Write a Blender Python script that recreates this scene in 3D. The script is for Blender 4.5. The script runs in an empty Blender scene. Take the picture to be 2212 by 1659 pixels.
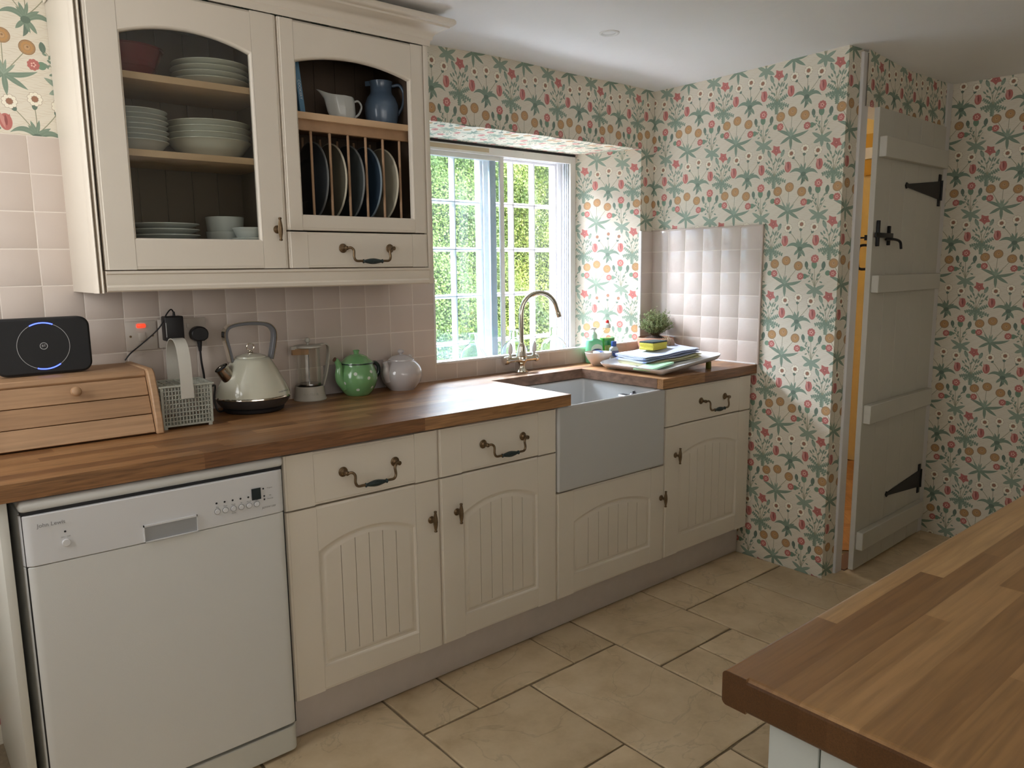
import bpy, bmesh, math, random
import numpy as np
from mathutils import Vector, Matrix
random.seed(7); np.random.seed(7)
PI = math.pi
sc = bpy.context.scene
COL = sc.collection

# ---------------------------------------------------------------- camera
cam_d = bpy.data.cameras.new('camera'); cam = bpy.data.objects.new('camera', cam_d); COL.objects.link(cam)
CX, CY, CZ, YAW, PITCH, ROLL, FPX = -1.7959, -2.4978, 1.3376, 0.697515, 0.152815, -0.011492, 1646.57
cy_, sy_, cp_, sp_ = math.cos(YAW), math.sin(YAW), math.cos(PITCH), math.sin(PITCH)
fw = Vector((sy_*cp_, cy_*cp_, -sp_)); rt = Vector((cy_, -sy_, 0)); up = rt.cross(fw)
rt2 = rt*math.cos(ROLL) + up*math.sin(ROLL); up2 = -rt*math.sin(ROLL) + up*math.cos(ROLL)
cam.matrix_world = Matrix(((rt2.x, up2.x, -fw.x, CX), (rt2.y, up2.y, -fw.y, CY), (rt2.z, up2.z, -fw.z, CZ), (0, 0, 0, 1)))
cam_d.sensor_width = 36; cam_d.lens = FPX/2212*36; cam_d.clip_start = 0.02; cam_d.clip_end = 100
sc.camera = cam

# ---------------------------------------------------------------- sky, sun, assumed-window lamps, added fill lamps, exposure
w = bpy.data.worlds.new('sky'); sc.world = w; w.use_nodes = True
nt = w.node_tree; nt.nodes.clear()
sky = nt.nodes.new('ShaderNodeTexSky'); sky.sky_type = 'NISHITA'; sky.sun_disc = False
sky.sun_elevation = math.radians(50); sky.sun_rotation = math.radians(200); sky.air_density = 1.0; sky.dust_density = 3.0
bgn = nt.nodes.new('ShaderNodeBackground'); bgn.inputs['Strength'].default_value = 2.0
wo = nt.nodes.new('ShaderNodeOutputWorld')
nt.links.new(sky.outputs[0], bgn.inputs[0]); nt.links.new(bgn.outputs[0], wo.inputs[0])

def light(name, typ, loc, energy, col=(1, 1, 1), size=(1, 1), direction=None, **kw):
    d = bpy.data.lights.new(name, typ); d.energy = energy; d.color = col
    o = bpy.data.objects.new(name, d); COL.objects.link(o); o.location = loc
    if typ == 'AREA': d.shape = 'RECTANGLE'; d.size, d.size_y = size
    if direction is not None: o.rotation_euler = Vector(direction).to_track_quat('-Z', 'Y').to_euler()
    for k, v in kw.items(): setattr(d, k, v)
    return o
sun = light('sun', 'SUN', (2, -4, 8), 6, (1, .93, .82), direction=(.66, .34, -.66), angle=math.radians(1.0))
# lamps for assumed, unbuilt windows: kitchen's left side and the next room
light('assumed_left_window_lamp', 'AREA', (-2.44, -.72, 1.60), 14.5, (.98, .99, 1), (.75, .95), (1, 0, 0))  # added lamp in front of the solid left wall, for an assumed window
light('sky_standin_lamp', 'AREA', (.25, 1.60, 3.35), 4200, (.95, .95, 1.04), (4.6, 1.9), (.06, -.95, -.30))  # added lamp standing in for sky light at the main window
light('ground_bounce_fill', 'AREA', (.55, 1.25, -.50), 230, (1, .965, 1.04), (3.0, 1.5), (0, -.90, .436))  # added lamp below the sill, imitating daylight bounced off the ground
light('rear_fill_near', 'AREA', (-2.0, -3.5, 1.6), 6, (1, .96, .90), (.9, 1.0), (.3, 1, 0))  # unseen fill lamp inside the room, added to brighten the cabinet fronts
light('rear_fill', 'AREA', (-1.2, -4.505, 1.45), 12.5, (1, .96, .90), (2.0, 1.2), (0, 1, 0))  # unseen fill lamp before the closed rear wall, added to lift the room
light('assumed_hall_window_lamp', 'AREA', (1.80, .28, 1.55), 11, (1, .96, .90), (.35, .8), (-.30, -1, -.55))  # added lamp behind the door gap, for an assumed next-room window
sc.view_settings.view_transform = 'Standard'; sc.view_settings.look = 'None'
sc.view_settings.gamma = 1.0; sc.view_settings.use_curve_mapping = False
sc.view_settings.exposure = 0.0
cy = sc.cycles
cy.max_bounces = 10; cy.diffuse_bounces = 6; cy.glossy_bounces = 4; cy.transmission_bounces = 10; cy.transparent_max_bounces = 16
cy.caustics_reflective = False; cy.caustics_refractive = False; cy.sample_clamp_indirect = 6.0; cy.use_denoising = True

# ---------------------------------------------------------------- materials
MATS = {}
def nmat(name):
    m = bpy.data.materials.new(name); m.use_nodes = True; MATS[name] = m
    return m, m.node_tree, m.node_tree.nodes['Principled BSDF']
def P(name, col, rough=.5, metal=0, noise=0, nscale=30, bump=0, bscale=200, coat=0, spec=.5, sss=0, stretch=None, emit=None, estr=0, trans=0, ior=1.45):
    m, t, b = nmat(name)
    b.inputs['Base Color'].default_value = (*col, 1); b.inputs['Roughness'].default_value = rough
    b.inputs['Metallic'].default_value = metal; b.inputs['Coat Weight'].default_value = coat
    b.inputs['Specular IOR Level'].default_value = spec; b.inputs['Transmission Weight'].default_value = trans; b.inputs['IOR'].default_value = ior
    if emit: b.inputs['Emission Color'].default_value = (*emit, 1); b.inputs['Emission Strength'].default_value = estr
    tc = t.nodes.new('ShaderNodeTexCoord'); mp = t.nodes.new('ShaderNodeMapping'); t.links.new(tc.outputs['Object'], mp.inputs[0])
    if stretch: mp.inputs['Scale'].default_value = stretch
    if noise:
        n = t.nodes.new('ShaderNodeTexNoise'); n.inputs['Scale'].default_value = nscale; n.inputs['Detail'].default_value = 5
        t.links.new(mp.outputs[0], n.inputs[0])
        r = t.nodes.new('ShaderNodeMapRange'); r.inputs[3].default_value = 1-noise; r.inputs[4].default_value = 1+noise; r.inputs[1].default_value = .25; r.inputs[2].default_value = .75
        t.links.new(n.outputs[0], r.inputs[0])
        v = t.nodes.new('ShaderNodeVectorMath'); v.operation = 'SCALE'; v.inputs[0].default_value = col
        t.links.new(r.outputs[0], v.inputs['Scale']); t.links.new(v.outputs[0], b.inputs['Base Color'])
    if bump:
        n = t.nodes.new('ShaderNodeTexNoise'); n.inputs['Scale'].default_value = bscale; n.inputs['Detail'].default_value = 3
        t.links.new(mp.outputs[0], n.inputs[0])
        bu = t.nodes.new('ShaderNodeBump'); bu.inputs['Strength'].default_value = bump; bu.inputs['Distance'].default_value = .002
        t.links.new(n.outputs[0], bu.inputs['Height']); t.links.new(bu.outputs[0], b.inputs['Normal'])
    return m
def ramp(t, stops):
    r = t.nodes.new('ShaderNodeValToRGB'); e = r.color_ramp.elements
    while len(e) < len(stops): e.new(.5)
    for x, (p, c) in zip(e, stops): x.position = p; x.color = (*c, 1)
    return r
def wood(name, stops, axis='x', rough=.4, gscale=9, rnd=.5, grain=.35, dark=.6):
    """staves: each object takes its own tone; grain is stretched along its own x"""
    m, t, b = nmat(name); L = t.links.new; N = t.nodes.new
    tc = N('ShaderNodeTexCoord'); oi = N('ShaderNodeObjectInfo'); mp = N('ShaderNodeMapping')
    mp.inputs['Scale'].default_value = {'x': (1.2, 22, 22), 'y': (22, 1.2, 22), 'z': (22, 22, 1.2)}[axis]
    ad = N('ShaderNodeVectorMath'); ad.operation = 'ADD'; sc_ = N('ShaderNodeVectorMath'); sc_.operation = 'SCALE'
    cv = N('ShaderNodeCombineXYZ'); L(oi.outputs['Random'], cv.inputs[0]); L(oi.outputs['Random'], cv.inputs[1])
    L(cv.outputs[0], sc_.inputs[0]); sc_.inputs['Scale'].default_value = 37
    L(tc.outputs['Object'], ad.inputs[0]); L(sc_.outputs[0], ad.inputs[1]); L(ad.outputs[0], mp.inputs[0])
    n = N('ShaderNodeTexNoise'); n.inputs['Scale'].default_value = gscale; n.inputs['Detail'].default_value = 6; n.inputs['Distortion'].default_value = .6
    L(mp.outputs[0], n.inputs[0])
    n2 = N('ShaderNodeTexNoise'); n2.inputs['Scale'].default_value = 1.1; n2.inputs['Detail'].default_value = 3
    L(mp.outputs[0], n2.inputs[0])
    mx = N('ShaderNodeMath'); mx.operation = 'MULTIPLY_ADD'; L(oi.outputs['Random'], mx.inputs[0]); mx.inputs[1].default_value = rnd
    sb = N('ShaderNodeMath'); sb.operation = 'MULTIPLY_ADD'; L(n2.outputs[0], sb.inputs[0]); sb.inputs[1].default_value = 1-rnd; sb.inputs[2].default_value = 0
    L(sb.outputs[0], mx.inputs[2])
    r = ramp(t, stops); L(mx.outputs[0], r.inputs[0])
    mr = N('ShaderNodeMapRange'); mr.inputs[1].default_value = .35; mr.inputs[2].default_value = .7; mr.inputs[3].default_value = 1+grain*.4; mr.inputs[4].default_value = 1-grain
    L(n.outputs[0], mr.inputs[0])
    v = N('ShaderNodeVectorMath'); v.operation = 'SCALE'; L(r.outputs[0], v.inputs[0]); L(mr.outputs[0], v.inputs['Scale'])
    L(v.outputs[0], b.inputs['Base Color']); b.inputs['Roughness'].default_value = rough
    rr = N('ShaderNodeMapRange'); rr.inputs[3].default_value = rough-.08; rr.inputs[4].default_value = rough+.12; L(n2.outputs[0], rr.inputs[0]); L(rr.outputs[0], b.inputs['Roughness'])
    bu = N('ShaderNodeBump'); bu.inputs['Strength'].default_value = .15; bu.inputs['Distance'].default_value = .001
    L(n.outputs[0], bu.inputs['Height']); L(bu.outputs[0], b.inputs['Normal'])
    return m
def pane(name, tint, refl=.06, rough=0.0, wav=0, haze=0):
    """clear sheet glass: transparent with a Fresnel reflection"""
    m, t, b = nmat(name); t.nodes.remove(b); N = t.nodes.new; L = t.links.new
    tr = N('ShaderNodeBsdfTransparent'); tr.inputs[0].default_value = (*tint, 1)
    gl = N('ShaderNodeBsdfGlossy'); gl.inputs['Roughness'].default_value = rough; gl.inputs[0].default_value = (1, 1, 1, 1)
    fr = N('ShaderNodeFresnel'); ge = N('ShaderNodeNewGeometry'); bf = N('ShaderNodeMath'); bf.operation = 'MULTIPLY_ADD'   # same reflectance from either face
    L(ge.outputs['Backfacing'], bf.inputs[0]); bf.inputs[1].default_value = 1/1.5-1.5; bf.inputs[2].default_value = 1.5; L(bf.outputs[0], fr.inputs[0])
    mx = N('ShaderNodeMixShader'); L(fr.outputs[0], mx.inputs[0]); L(tr.outputs[0], mx.inputs[1]); L(gl.outputs[0], mx.inputs[2])
    if wav:
        tc = N('ShaderNodeTexCoord'); n = N('ShaderNodeTexNoise'); n.inputs['Scale'].default_value = 9; L(tc.outputs['Object'], n.inputs[0])
        bu = N('ShaderNodeBump'); bu.inputs['Strength'].default_value = wav; bu.inputs['Distance'].default_value = .01
        L(n.outputs[0], bu.inputs['Height']); L(bu.outputs[0], gl.inputs['Normal'])
    if haze:   # bluish translucent veil mixed in to imitate haze over the glass
        td = N('ShaderNodeBsdfTranslucent'); td.inputs[0].default_value = (.85, .93, 1, 1); m2 = N('ShaderNodeMixShader'); m2.inputs[0].default_value = haze
        L(mx.outputs[0], m2.inputs[1]); L(td.outputs[0], m2.inputs[2]); mx = m2
    L(mx.outputs[0], t.nodes['Material Output'].inputs[0])
    return m

cream = P('cream_paint', (.72, .655, .56), .42, noise=.03, nscale=4, bump=.06, bscale=90)
cream_in = P('cream_edge', (.68, .61, .51), .45)
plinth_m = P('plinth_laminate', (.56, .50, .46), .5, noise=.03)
white_app = P('white_enamel', (.66, .66, .64), .35, bump=.12, bscale=700)
white_app2 = P('white_plastic_panel', (.66, .66, .67), .4)
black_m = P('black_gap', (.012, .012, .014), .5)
bronze = P('antique_bronze', (.17, .115, .065), .38, metal=.85, noise=.3, nscale=80)
pewter = P('dark_pewter_grip', (.035, .05, .05), .45, metal=.5, noise=.3, nscale=120)
ceramic_sink = P('fireclay_white', (.52, .52, .51), .18, coat=.3)
white_trim = P('white_gloss_trim', (.72, .71, .69), .35)
door_paint = P('white_door_paint', (.55, .53, .465), .5, noise=.03, nscale=6)
jamb_paint = P('jamb_paint', (.66, .64, .63), .42)
ceil_m = P('ceiling_emulsion', (.86, .86, .86), .85, bump=.5, bscale=26, noise=.015, nscale=3)
tile_m = P('pink_white_glazed_tile', (.60, .515, .455), .36, noise=.03, nscale=3, bump=.05, bscale=22)
grout_m = P('tile_grout', (.78, .71, .64), .8)
trimstrip = P('white_tile_trim', (.78, .76, .74), .35)
iron = P('black_iron', (.012, .012, .013), .45, metal=.3)
chrome = P('polished_nickel', (.80, .76, .68), .10, metal=1)
chrome_d = P('dark_chrome', (.30, .30, .31), .22, metal=1)
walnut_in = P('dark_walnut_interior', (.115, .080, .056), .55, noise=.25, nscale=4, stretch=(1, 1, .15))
beech = P('beech_edge', (.60, .41, .25), .45, noise=.08, nscale=8, stretch=(.3, 4, 4))
tile_gloss = P('rippled_glazed_tile', (.60, .525, .47), .07, coat=.2, noise=.03, nscale=3, bump=.55, bscale=30)
porcelain = P('white_porcelain', (.62, .65, .64), .2, coat=.3)
porcelain_w = P('cream_porcelain', (.58, .58, .50), .22, coat=.3)
# ---------------------------------------------------------------- mesh helpers
class MB:
    def __init__(s): s.v = []; s.f = []; s.m = []; s.uv = {}
    def add(s, verts, faces, mi=0):
        o = len(s.v); s.v += [tuple(map(float, p)) for p in verts]
        for f in faces: s.f.append(tuple(o+i for i in f)); s.m.append(mi)
        return s
    def box(s, x0, x1, y0, y1, z0, z1, mi=0):
        return s.add([(x0,y0,z0),(x1,y0,z0),(x1,y1,z0),(x0,y1,z0),(x0,y0,z1),(x1,y0,z1),(x1,y1,z1),(x0,y1,z1)],
              [(0,3,2,1),(4,5,6,7),(0,1,5,4),(1,2,6,5),(2,3,7,6),(3,0,4,7)], mi)
    def rbox(s, x0, x1, y0, y1, z0, z1, r=.003, seg=2, mi=0):
        """box with rounded edges"""
        bm = bmesh.new(); bmesh.ops.create_cube(bm, size=1)
        for v in bm.verts: v.co = ((x0+x1)/2+v.co.x*(x1-x0), (y0+y1)/2+v.co.y*(y1-y0), (z0+z1)/2+v.co.z*(z1-z0))
        bmesh.ops.bevel(bm, geom=bm.edges[:], offset=r, segments=seg, affect='EDGES', profile=.5)
        s.bm(bm, mi); return s
    def bm(s, bm, mi=0):
        bm.verts.ensure_lookup_table()
        s.add([v.co[:] for v in bm.verts], [[v.index for v in f.verts] for f in bm.faces], mi); bm.free()
    def prism(s, pts, a, b, axis='y', mi=0):
        """polygon pts (in the two other axes) extruded a..b along axis"""
        def m(p, d):
            return {'y': (p[0], d, p[1]), 'x': (d, p[0], p[1]), 'z': (p[0], p[1], d)}[axis]
        n = len(pts); v = [m(p, a) for p in pts] + [m(p, b) for p in pts]
        return s.add(v, [tuple(range(n)), tuple(range(2*n-1, n-1, -1))] + [(i, (i+1) % n, n+(i+1) % n, n+i) for i in range(n)], mi)
    def lathe(s, prof, n=32, c=(0, 0, 0), axis='z', mi=0, sq=(1, 1)):
        rings = []; v = []; f = []
        for r, h in prof:
            if r < 1e-6: rings.append([len(v)]); v.append((0, 0, h))
            else:
                rings.append(list(range(len(v), len(v)+n)))
                v += [(r*math.cos(2*PI*i/n)*sq[0], r*math.sin(2*PI*i/n)*sq[1], h) for i in range(n)]
        for a, b in zip(rings, rings[1:]):
            if len(a) == 1 and len(b) == 1: continue
            for i in range(n):
                j = (i+1) % n
                if len(a) == 1: f.append((a[0], b[j], b[i]))
                elif len(b) == 1: f.append((a[i], a[j], b[0]))
                else: f.append((a[i], a[j], b[j], b[i]))
        def T(p):
            x, y, z = p
            if axis == 'y': x, y, z = x, z, -y
            if axis == '-y': x, y, z = x, -z, y
            if axis == 'x': x, y, z = z, y, -x
            return (x+c[0], y+c[1], z+c[2])
        return s.add([T(p) for p in v], f, mi)
    def tube(s, path, rad, n=10, mi=0, cap=True, flat=None):
        path = [Vector(p) for p in path]; k = len(path)
        rs = rad if isinstance(rad, (list, tuple)) else [rad]*k
        v = []; f = []; nrm = None
        for i, p in enumerate(path):
            t = (path[min(i+1, k-1)]-path[max(i-1, 0)]).normalized()
            if nrm is None:
                a = Vector((0, 0, 1)) if abs(t.z) < .9 else Vector((1, 0, 0)); nrm = t.cross(a).normalized()
            nrm = (nrm - t*nrm.dot(t)).normalized(); bn = t.cross(nrm)
            for j in range(n):
                a = 2*PI*j/n; fx = flat[0] if flat else 1; fy = flat[1] if flat else 1
                v.append(p + nrm*rs[i]*math.cos(a)*fx + bn*rs[i]*math.sin(a)*fy)
        for i in range(k-1):
            for j in range(n): f.append((i*n+j, i*n+(j+1) % n, (i+1)*n+(j+1) % n, (i+1)*n+j))
        if cap: f.append(tuple(range(n-1, -1, -1))); f.append(tuple((k-1)*n+j for j in range(n)))
        return s.add([p[:] for p in v], f, mi)
    def mesh(s, name, mats, smooth=35, recalc=True):
        me = bpy.data.meshes.new(name); me.from_pydata(s.v, [], s.f)
        for m in (mats if isinstance(mats, (list, tuple)) else [mats]): me.materials.append(m)
        me.polygons.foreach_set('material_index', s.m)
        if recalc:
            bm = bmesh.new(); bm.from_mesh(me); bmesh.ops.recalc_face_normals(bm, faces=bm.faces); bm.to_mesh(me); bm.free()
        if smooth:
            me.polygons.foreach_set('use_smooth', [True]*len(me.polygons)); me.set_sharp_from_angle(angle=math.radians(smooth))
        me.update(); return me
    def obj(s, name, mats, parent=None, loc=None, smooth=35, recalc=True, bevel=0, rot=None):
        return link(name, s.mesh(name, mats, smooth, recalc), parent, loc, bevel, rot)
def link(name, me, parent=None, loc=None, bevel=0, rot=None):
    o = bpy.data.objects.new(name, me); COL.objects.link(o)
    if parent is not None: o.parent = parent
    if loc is not None: o.location = loc
    if rot is not None: o.rotation_euler = rot
    if bevel:
        b = o.modifiers.new('bevel', 'BEVEL'); b.width = bevel; b.segments = 2; b.limit_method = 'ANGLE'; b.angle_limit = math.radians(40)
    return o
def thing(name, label, cat, loc=(0, 0, 0), rz=0, group=None):
    o = bpy.data.objects.new(name, None); COL.objects.link(o); o.location = loc; o.rotation_euler = (0, 0, rz)
    o.empty_display_size = .05
    return tag(o, label, cat, group)
def tag(o, label, cat, group=None):
    o['label'] = label; o['category'] = cat
    if group: o['group'] = group
    return o
def struct(o): o['kind'] = 'structure'; return o
def stuff(o): o['kind'] = 'stuff'; return o
def dup(root, loc, rz=None, label=None, group=None):
    def cp(o, par):
        c = o.copy(); COL.objects.link(c)
        if par is not None: c.parent = par
        for ch in list(o.children): cp(ch, c)
        return c
    r = cp(root, None); r.location = loc
    if rz is not None: r.rotation_euler[2] = rz
    if label: r['label'] = label
    if group: r['group'] = group
    return r
def bez(p, n=12):
    """Catmull-Rom through points"""
    p = [Vector(q) for q in p]; out = []
    q = [p[0]*2-p[1]] + p + [p[-1]*2-p[-2]]
    for i in range(1, len(q)-2):
        for j in range(n):
            t = j/n; a, b, c, d = q[i-1], q[i], q[i+1], q[i+2]
            out.append(.5*((2*b)+(-a+c)*t+(2*a-5*b+4*c-d)*t*t+(-a+3*b-3*c+d)*t**3))
    out.append(p[-1]); return out
def text(name, body, size, mat, parent, loc, rot, extrude=.0002, shear=0, spacing=1):
    cu = bpy.data.curves.new(name, 'FONT'); cu.body = body; cu.size = size; cu.extrude = extrude; cu.align_x = 'CENTER'; cu.align_y = 'CENTER'
    cu.shear = shear; cu.space_character = spacing; cu.resolution_u = 3
    tmp = bpy.data.objects.new('tmp', cu); COL.objects.link(tmp)
    dg = bpy.context.evaluated_depsgraph_get(); me = bpy.data.meshes.new_from_object(tmp.evaluated_get(dg))
    bpy.data.objects.remove(tmp); bpy.data.curves.remove(cu); me.materials.clear(); me.materials.append(mat)
    return link(name, me, parent, loc, rot=rot)
FRONT = (PI/2, 0, 0)       # lettering that faces -y

# ---------------------------------------------------------------- wallpaper print (drawn here, in code)
def wallpaper_image():
    W_, H_ = 768, 896
    img = np.zeros((H_, W_, 3)); bg = np.array((220, 213, 197.))
    yy, xx = np.mgrid[0:H_, 0:W_].astype(float)
    img[:] = bg
    # fine wavy hairlines of the ground
    for k in range(46):
        y0 = (k+.5)*H_/46
        d = np.abs(yy-(y0+3.5*np.sin(2*PI*(xx/W_*7+k*.37))+2*np.sin(2*PI*(xx/W_*13+k*.71))))
        a = np.clip(1.6-d, 0, 1)[..., None]*.5*(.55+.45*np.sin(2*PI*(xx/W_*5+k*.23)))[..., None]
        img = img*(1-a)+np.array((176, 152, 118.))*a
    S0 = np.array((200., 440.)); A = np.linalg.inv(np.array(((668., -42.), (-95., 822.))))
    def T(p):
        u, v = A @ (np.array(p, float)-S0); return np.array((u*W_, v*H_))
    def scal(r): return r/668*W_
    def paint(mask_fn, c, box, al=1.):
        x0, x1, y0, y1 = [int(q) for q in (box[0]-3, box[1]+4, box[2]-3, box[3]+4)]
        ys = np.arange(y0, y1); xs = np.arange(x0, x1); X, Y = np.meshgrid(xs.astype(float), ys.astype(float))
        m = np.clip(mask_fn(X, Y)+.5, 0, 1)*al
        yi = ys % H_; xi = xs % W_; sub = img[np.ix_(yi, xi)]
        img[np.ix_(yi, xi)] = sub*(1-m[..., None])+np.array(c, float)*m[..., None]
    def disc(p, r, c, ry=None, rot=0, al=1., raw=False):
        q = p if raw else T(p); rx = scal(r); ry_ = scal(ry or r); ca, sa = math.cos(rot), math.sin(rot)
        def f(X, Y):
            u = (X-q[0])*ca+(Y-q[1])*sa; v = -(X-q[0])*sa+(Y-q[1])*ca
            return (1-np.sqrt((u/rx)**2+(v/ry_)**2))*min(rx, ry_)
        R_ = max(rx, ry_); paint(f, c, (q[0]-R_, q[0]+R_, q[1]-R_, q[1]+R_), al)
    def petals(p, r, n, pr, c, ph=0):
        q = T(p)
        for i in range(n):
            a = ph+2*PI*i/n; disc(q+np.array((math.cos(a), math.sin(a)))*scal(r), pr, c, raw=True)
    def stroke(a, b, w0, w1, c, bend=0, al=1.):
        a = T(a); b = T(b); n = 14; d = b-a; nn = np.array((-d[1], d[0]))
        pts = [a+d*t+nn*bend*4*t*(1-t) for t in np.linspace(0, 1, n)]; ws = [scal(w0+(w1-w0)*t) for t in np.linspace(0, 1, n)]
        segs(pts, ws, c, al)
    def segs(pts, ws, c, al=1.):
        P_ = np.array(pts); mx = max(ws)
        def f(X, Y):
            best = np.full(X.shape, -9.)
            for i in range(len(P_)-1):
                p, q = P_[i], P_[i+1]; d = q-p; L2 = (d@d)+1e-9
                t = np.clip(((X-p[0])*d[0]+(Y-p[1])*d[1])/L2, 0, 1)
                dist = np.hypot(X-p[0]-t*d[0], Y-p[1]-t*d[1]); best = np.maximum(best, ws[i]+(ws[i+1]-ws[i])*t-dist)
            return best
        paint(f, c, (P_[:, 0].min()-mx, P_[:, 0].max()+mx, P_[:, 1].min()-mx, P_[:, 1].max()+mx), al)
    def leaf(a, b, wd, c, bend=0, vein=True):
        qa = T(a); qb = T(b); d = qb-qa; nn = np.array((-d[1], d[0])); ts = np.linspace(0, 1, 16)
        pts = [qa+d*t+nn*bend*4*t*(1-t) for t in ts]
        ws = [scal(wd)*max(.08, math.sin(PI*min(1, .12+.88*t))**.8) for t in ts]; segs(pts, ws, c)
        if vein: segs(pts, [max(.8, scal(2.0)*(1-t)) for t in ts], [min(255, q+26) for q in c], .55)
    G = (126, 144, 127); G2 = (141, 157, 140); GD = (106, 123, 110); ST = (148, 148, 124)
    RO = (184, 114, 107); RL = (202, 146, 136); RD = (150, 88, 84); TA = (170, 139, 104); TD = (148, 117, 86); WH = (236, 230, 212); BR = (146, 104, 84)
    # oak-leaved plant with the red star flower
    base = (172, 735)
    for e in [(198, 488), (120, 500), (268, 480), (84, 590), (290, 560)]: stroke(base, e, 3.4, 2.2, ST, .06 if e[0] < 180 else -.06)
    for p, q in [((96, 600), (70, 572)), ((120, 585), (104, 552)), ((148, 560), (128, 520)), ((160, 600), (190, 560)), ((205, 560), (188, 520)), ((215, 570), (236, 512)),
                 ((240, 565), (262, 520)), ((262, 590), (296, 530)), ((220, 620), (246, 592)), ((130, 640), (98, 628)), ((150, 660), (128, 628)), ((205, 655), (232, 632)), ((272, 575), (288, 596))]: leaf(p, q, 9, G, vein=False)
    leaf((128, 515), (100, 440), 20, G2); leaf((262, 500), (290, 425), 20, G2); disc((104, 452), 7, GD); disc((288, 440), 7, GD)
    for (tx, ty), n in [((72, 668), 5), ((52, 775), 5), ((100, 806), 4), ((162, 858), 6), ((238, 806), 4), ((300, 775), 5), ((288, 660), 5)]:
        stroke(base, (tx, ty), 7, 4, G)
        for i in range(1, n+1):
            t = i/(n+.3); cx, cy2 = base[0]+(tx-base[0])*t, base[1]+(ty-base[1])*t; dx, dy = tx-base[0], ty-base[1]; L = math.hypot(dx, dy); k = 15*(1.15-abs(t-.6))
            for s in (-1, 1): leaf((cx, cy2), (cx+s*-dy/L*k*1.5+dx/L*9, cy2+s*dx/L*k*1.5+dy/L*9), 9.5, G if s > 0 else G2, vein=False)
    q = (200, 440)
    for i in range(5):
        a = PI/2+2*PI*i/5+.06; e5 = (q[0]+56*math.cos(a), q[1]+56*math.sin(a)); stroke(q, e5, 36, 5, RO)
    disc(q, 40, RO); disc(q, 19, RD, al=.6); disc(q, 13, RO); disc(q, 7, RL)
    # white daisies with curling leaves
    base = (508, 665)
    for e in [(385, 500), (520, 470), (655, 480)]: stroke(base, e, 3.2, 2.6, ST, .03)
    for e, wd in [((425, 628), 13), ((482, 575), 13), ((535, 560), 12), ((598, 602), 14), ((462, 610), 10), ((575, 615), 9)]: leaf(base, e, wd, G)
    leaf((508, 690), (352, 684), 18, G, .26); leaf((515, 690), (668, 672), 18, G, -.26)
    leaf((500, 690), (440, 764), 15, G); leaf((505, 690), (478, 806), 17, GD, -.12); leaf((520, 690), (564, 764), 15, G); leaf((500, 690), (525, 770), 12, G)
    disc((508, 686), 30, GD, 24)
    for p, s in [((375, 468), (398, 512)), ((530, 412), (520, 474)), ((672, 428), (650, 484))]:
        leaf((s[0]+(s[0]-p[0])*.1, s[1]+8), ((p[0]+s[0])/2, (p[1]+s[1])/2), 17, GD, vein=False)
        petals(p, 34, 9, 15.2, (150, 132, 114)); petals(p, 34, 9, 13.2, WH); disc(p, 20, BR, al=.9); disc(p, 12, (158, 116, 92), al=.7)
    # red tulips on the curling leaf tips
    for p in [(335, 618), (687, 572)]:
        disc(p, 38, RO, 56); leaf((p[0], p[1]+45), (p[0]-28, p[1]-58), 15, RL, vein=False); leaf((p[0], p[1]+45), (p[0]+28, p[1]-58), 15, RO, vein=False); leaf((p[0]+2, p[1]+20), (p[0]+2, p[1]-50), 9, RD, vein=False)
    # tan pompoms on the long spiky plant
    base = (326, 1104)
    for e in [(345, 850), (230, 935), (470, 915)]: stroke(base, e, 3.0, 2.6, ST)
    for e, wd, bd in [((172, 1042), 17, .05), ((528, 1036), 17, .07), ((203, 1192), 17, 0), ((455, 1178), 17, 0), ((325, 1250), 17, 0), ((262, 1008), 10, 0), ((318, 1008), 9, 0), ((352, 1000), 10, 0), ((402, 1022), 11, 0), ((290, 1040), 9, 0)]: leaf(base, e, wd, G if wd > 12 else G2, bd)
    for p in [(350, 838), (212, 893), (490, 878)]:
        disc(p, 51, TD, 50); disc(p, 47, TA, 46); petals(p, 30, 12, 9, (186, 144, 96)); disc(p, 17, (192, 156, 116)); disc((p[0]+3, p[1]-4), 7, TD)
    # side pinks
    for p, s in [((205, 1003), (150, 1006)), ((512, 990), (562, 984))]:
        disc(s, 29, (120, 146, 124), 27); petals(p, 26, 9, 13, RO); disc(p, 28, RO); petals(p, 12, 5, 5.5, (232, 190, 176)); disc(p, 5, RD)
    # pink on the ivy-leaved plant
    base = (672, 1100)
    for e, bd in [((672, 850), 0), ((590, 870), .08), ((768, 850), -.08), ((610, 960), .05), ((745, 950), -.05)]: stroke(base, e, 3.2, 2.2, ST, bd)
    for p, q2 in [((600, 900), (576, 892)), ((612, 925), (628, 890)), ((625, 950), (600, 930)), ((640, 975), (655, 935)), ((610, 970), (588, 985)), ((700, 975), (716, 930)), ((715, 960), (735, 925)),
                  ((735, 905), (752, 878)), ((745, 890), (782, 872)), ((650, 1010), (632, 982)), ((695, 1005), (712, 985)), ((730, 1020), (758, 1026)), ((625, 1025), (600, 1040)), ((600, 990), (585, 960))]: leaf(p, q2, 8, G, vein=False)
    leaf((585, 880), (580, 815), 20, GD); leaf((768, 865), (778, 790), 22, GD)
    leaf((672, 870), (668, 800), 30, (116, 142, 120), vein=False)
    for e, wd in [((566, 1064), 19), ((782, 1050), 19), ((770, 1158), 21), ((670, 1210), 20), ((582, 1174), 21), ((672, 1070), 12)]: leaf((672, 1118), e, wd, G2)
    disc((672, 1122), 36, G2, 32)
    p = (677, 775); petals(p, 30, 9, 15, RO); disc(p, 34, RO); petals(p, 15, 5, 6.5, (234, 194, 180)); disc(p, 6, RD)
    # image row 0 is the bottom in Blender
    out = np.ones((H_, W_, 4), np.float32); out[..., :3] = np.clip(img, 0, 255)[::-1]/255
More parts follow.
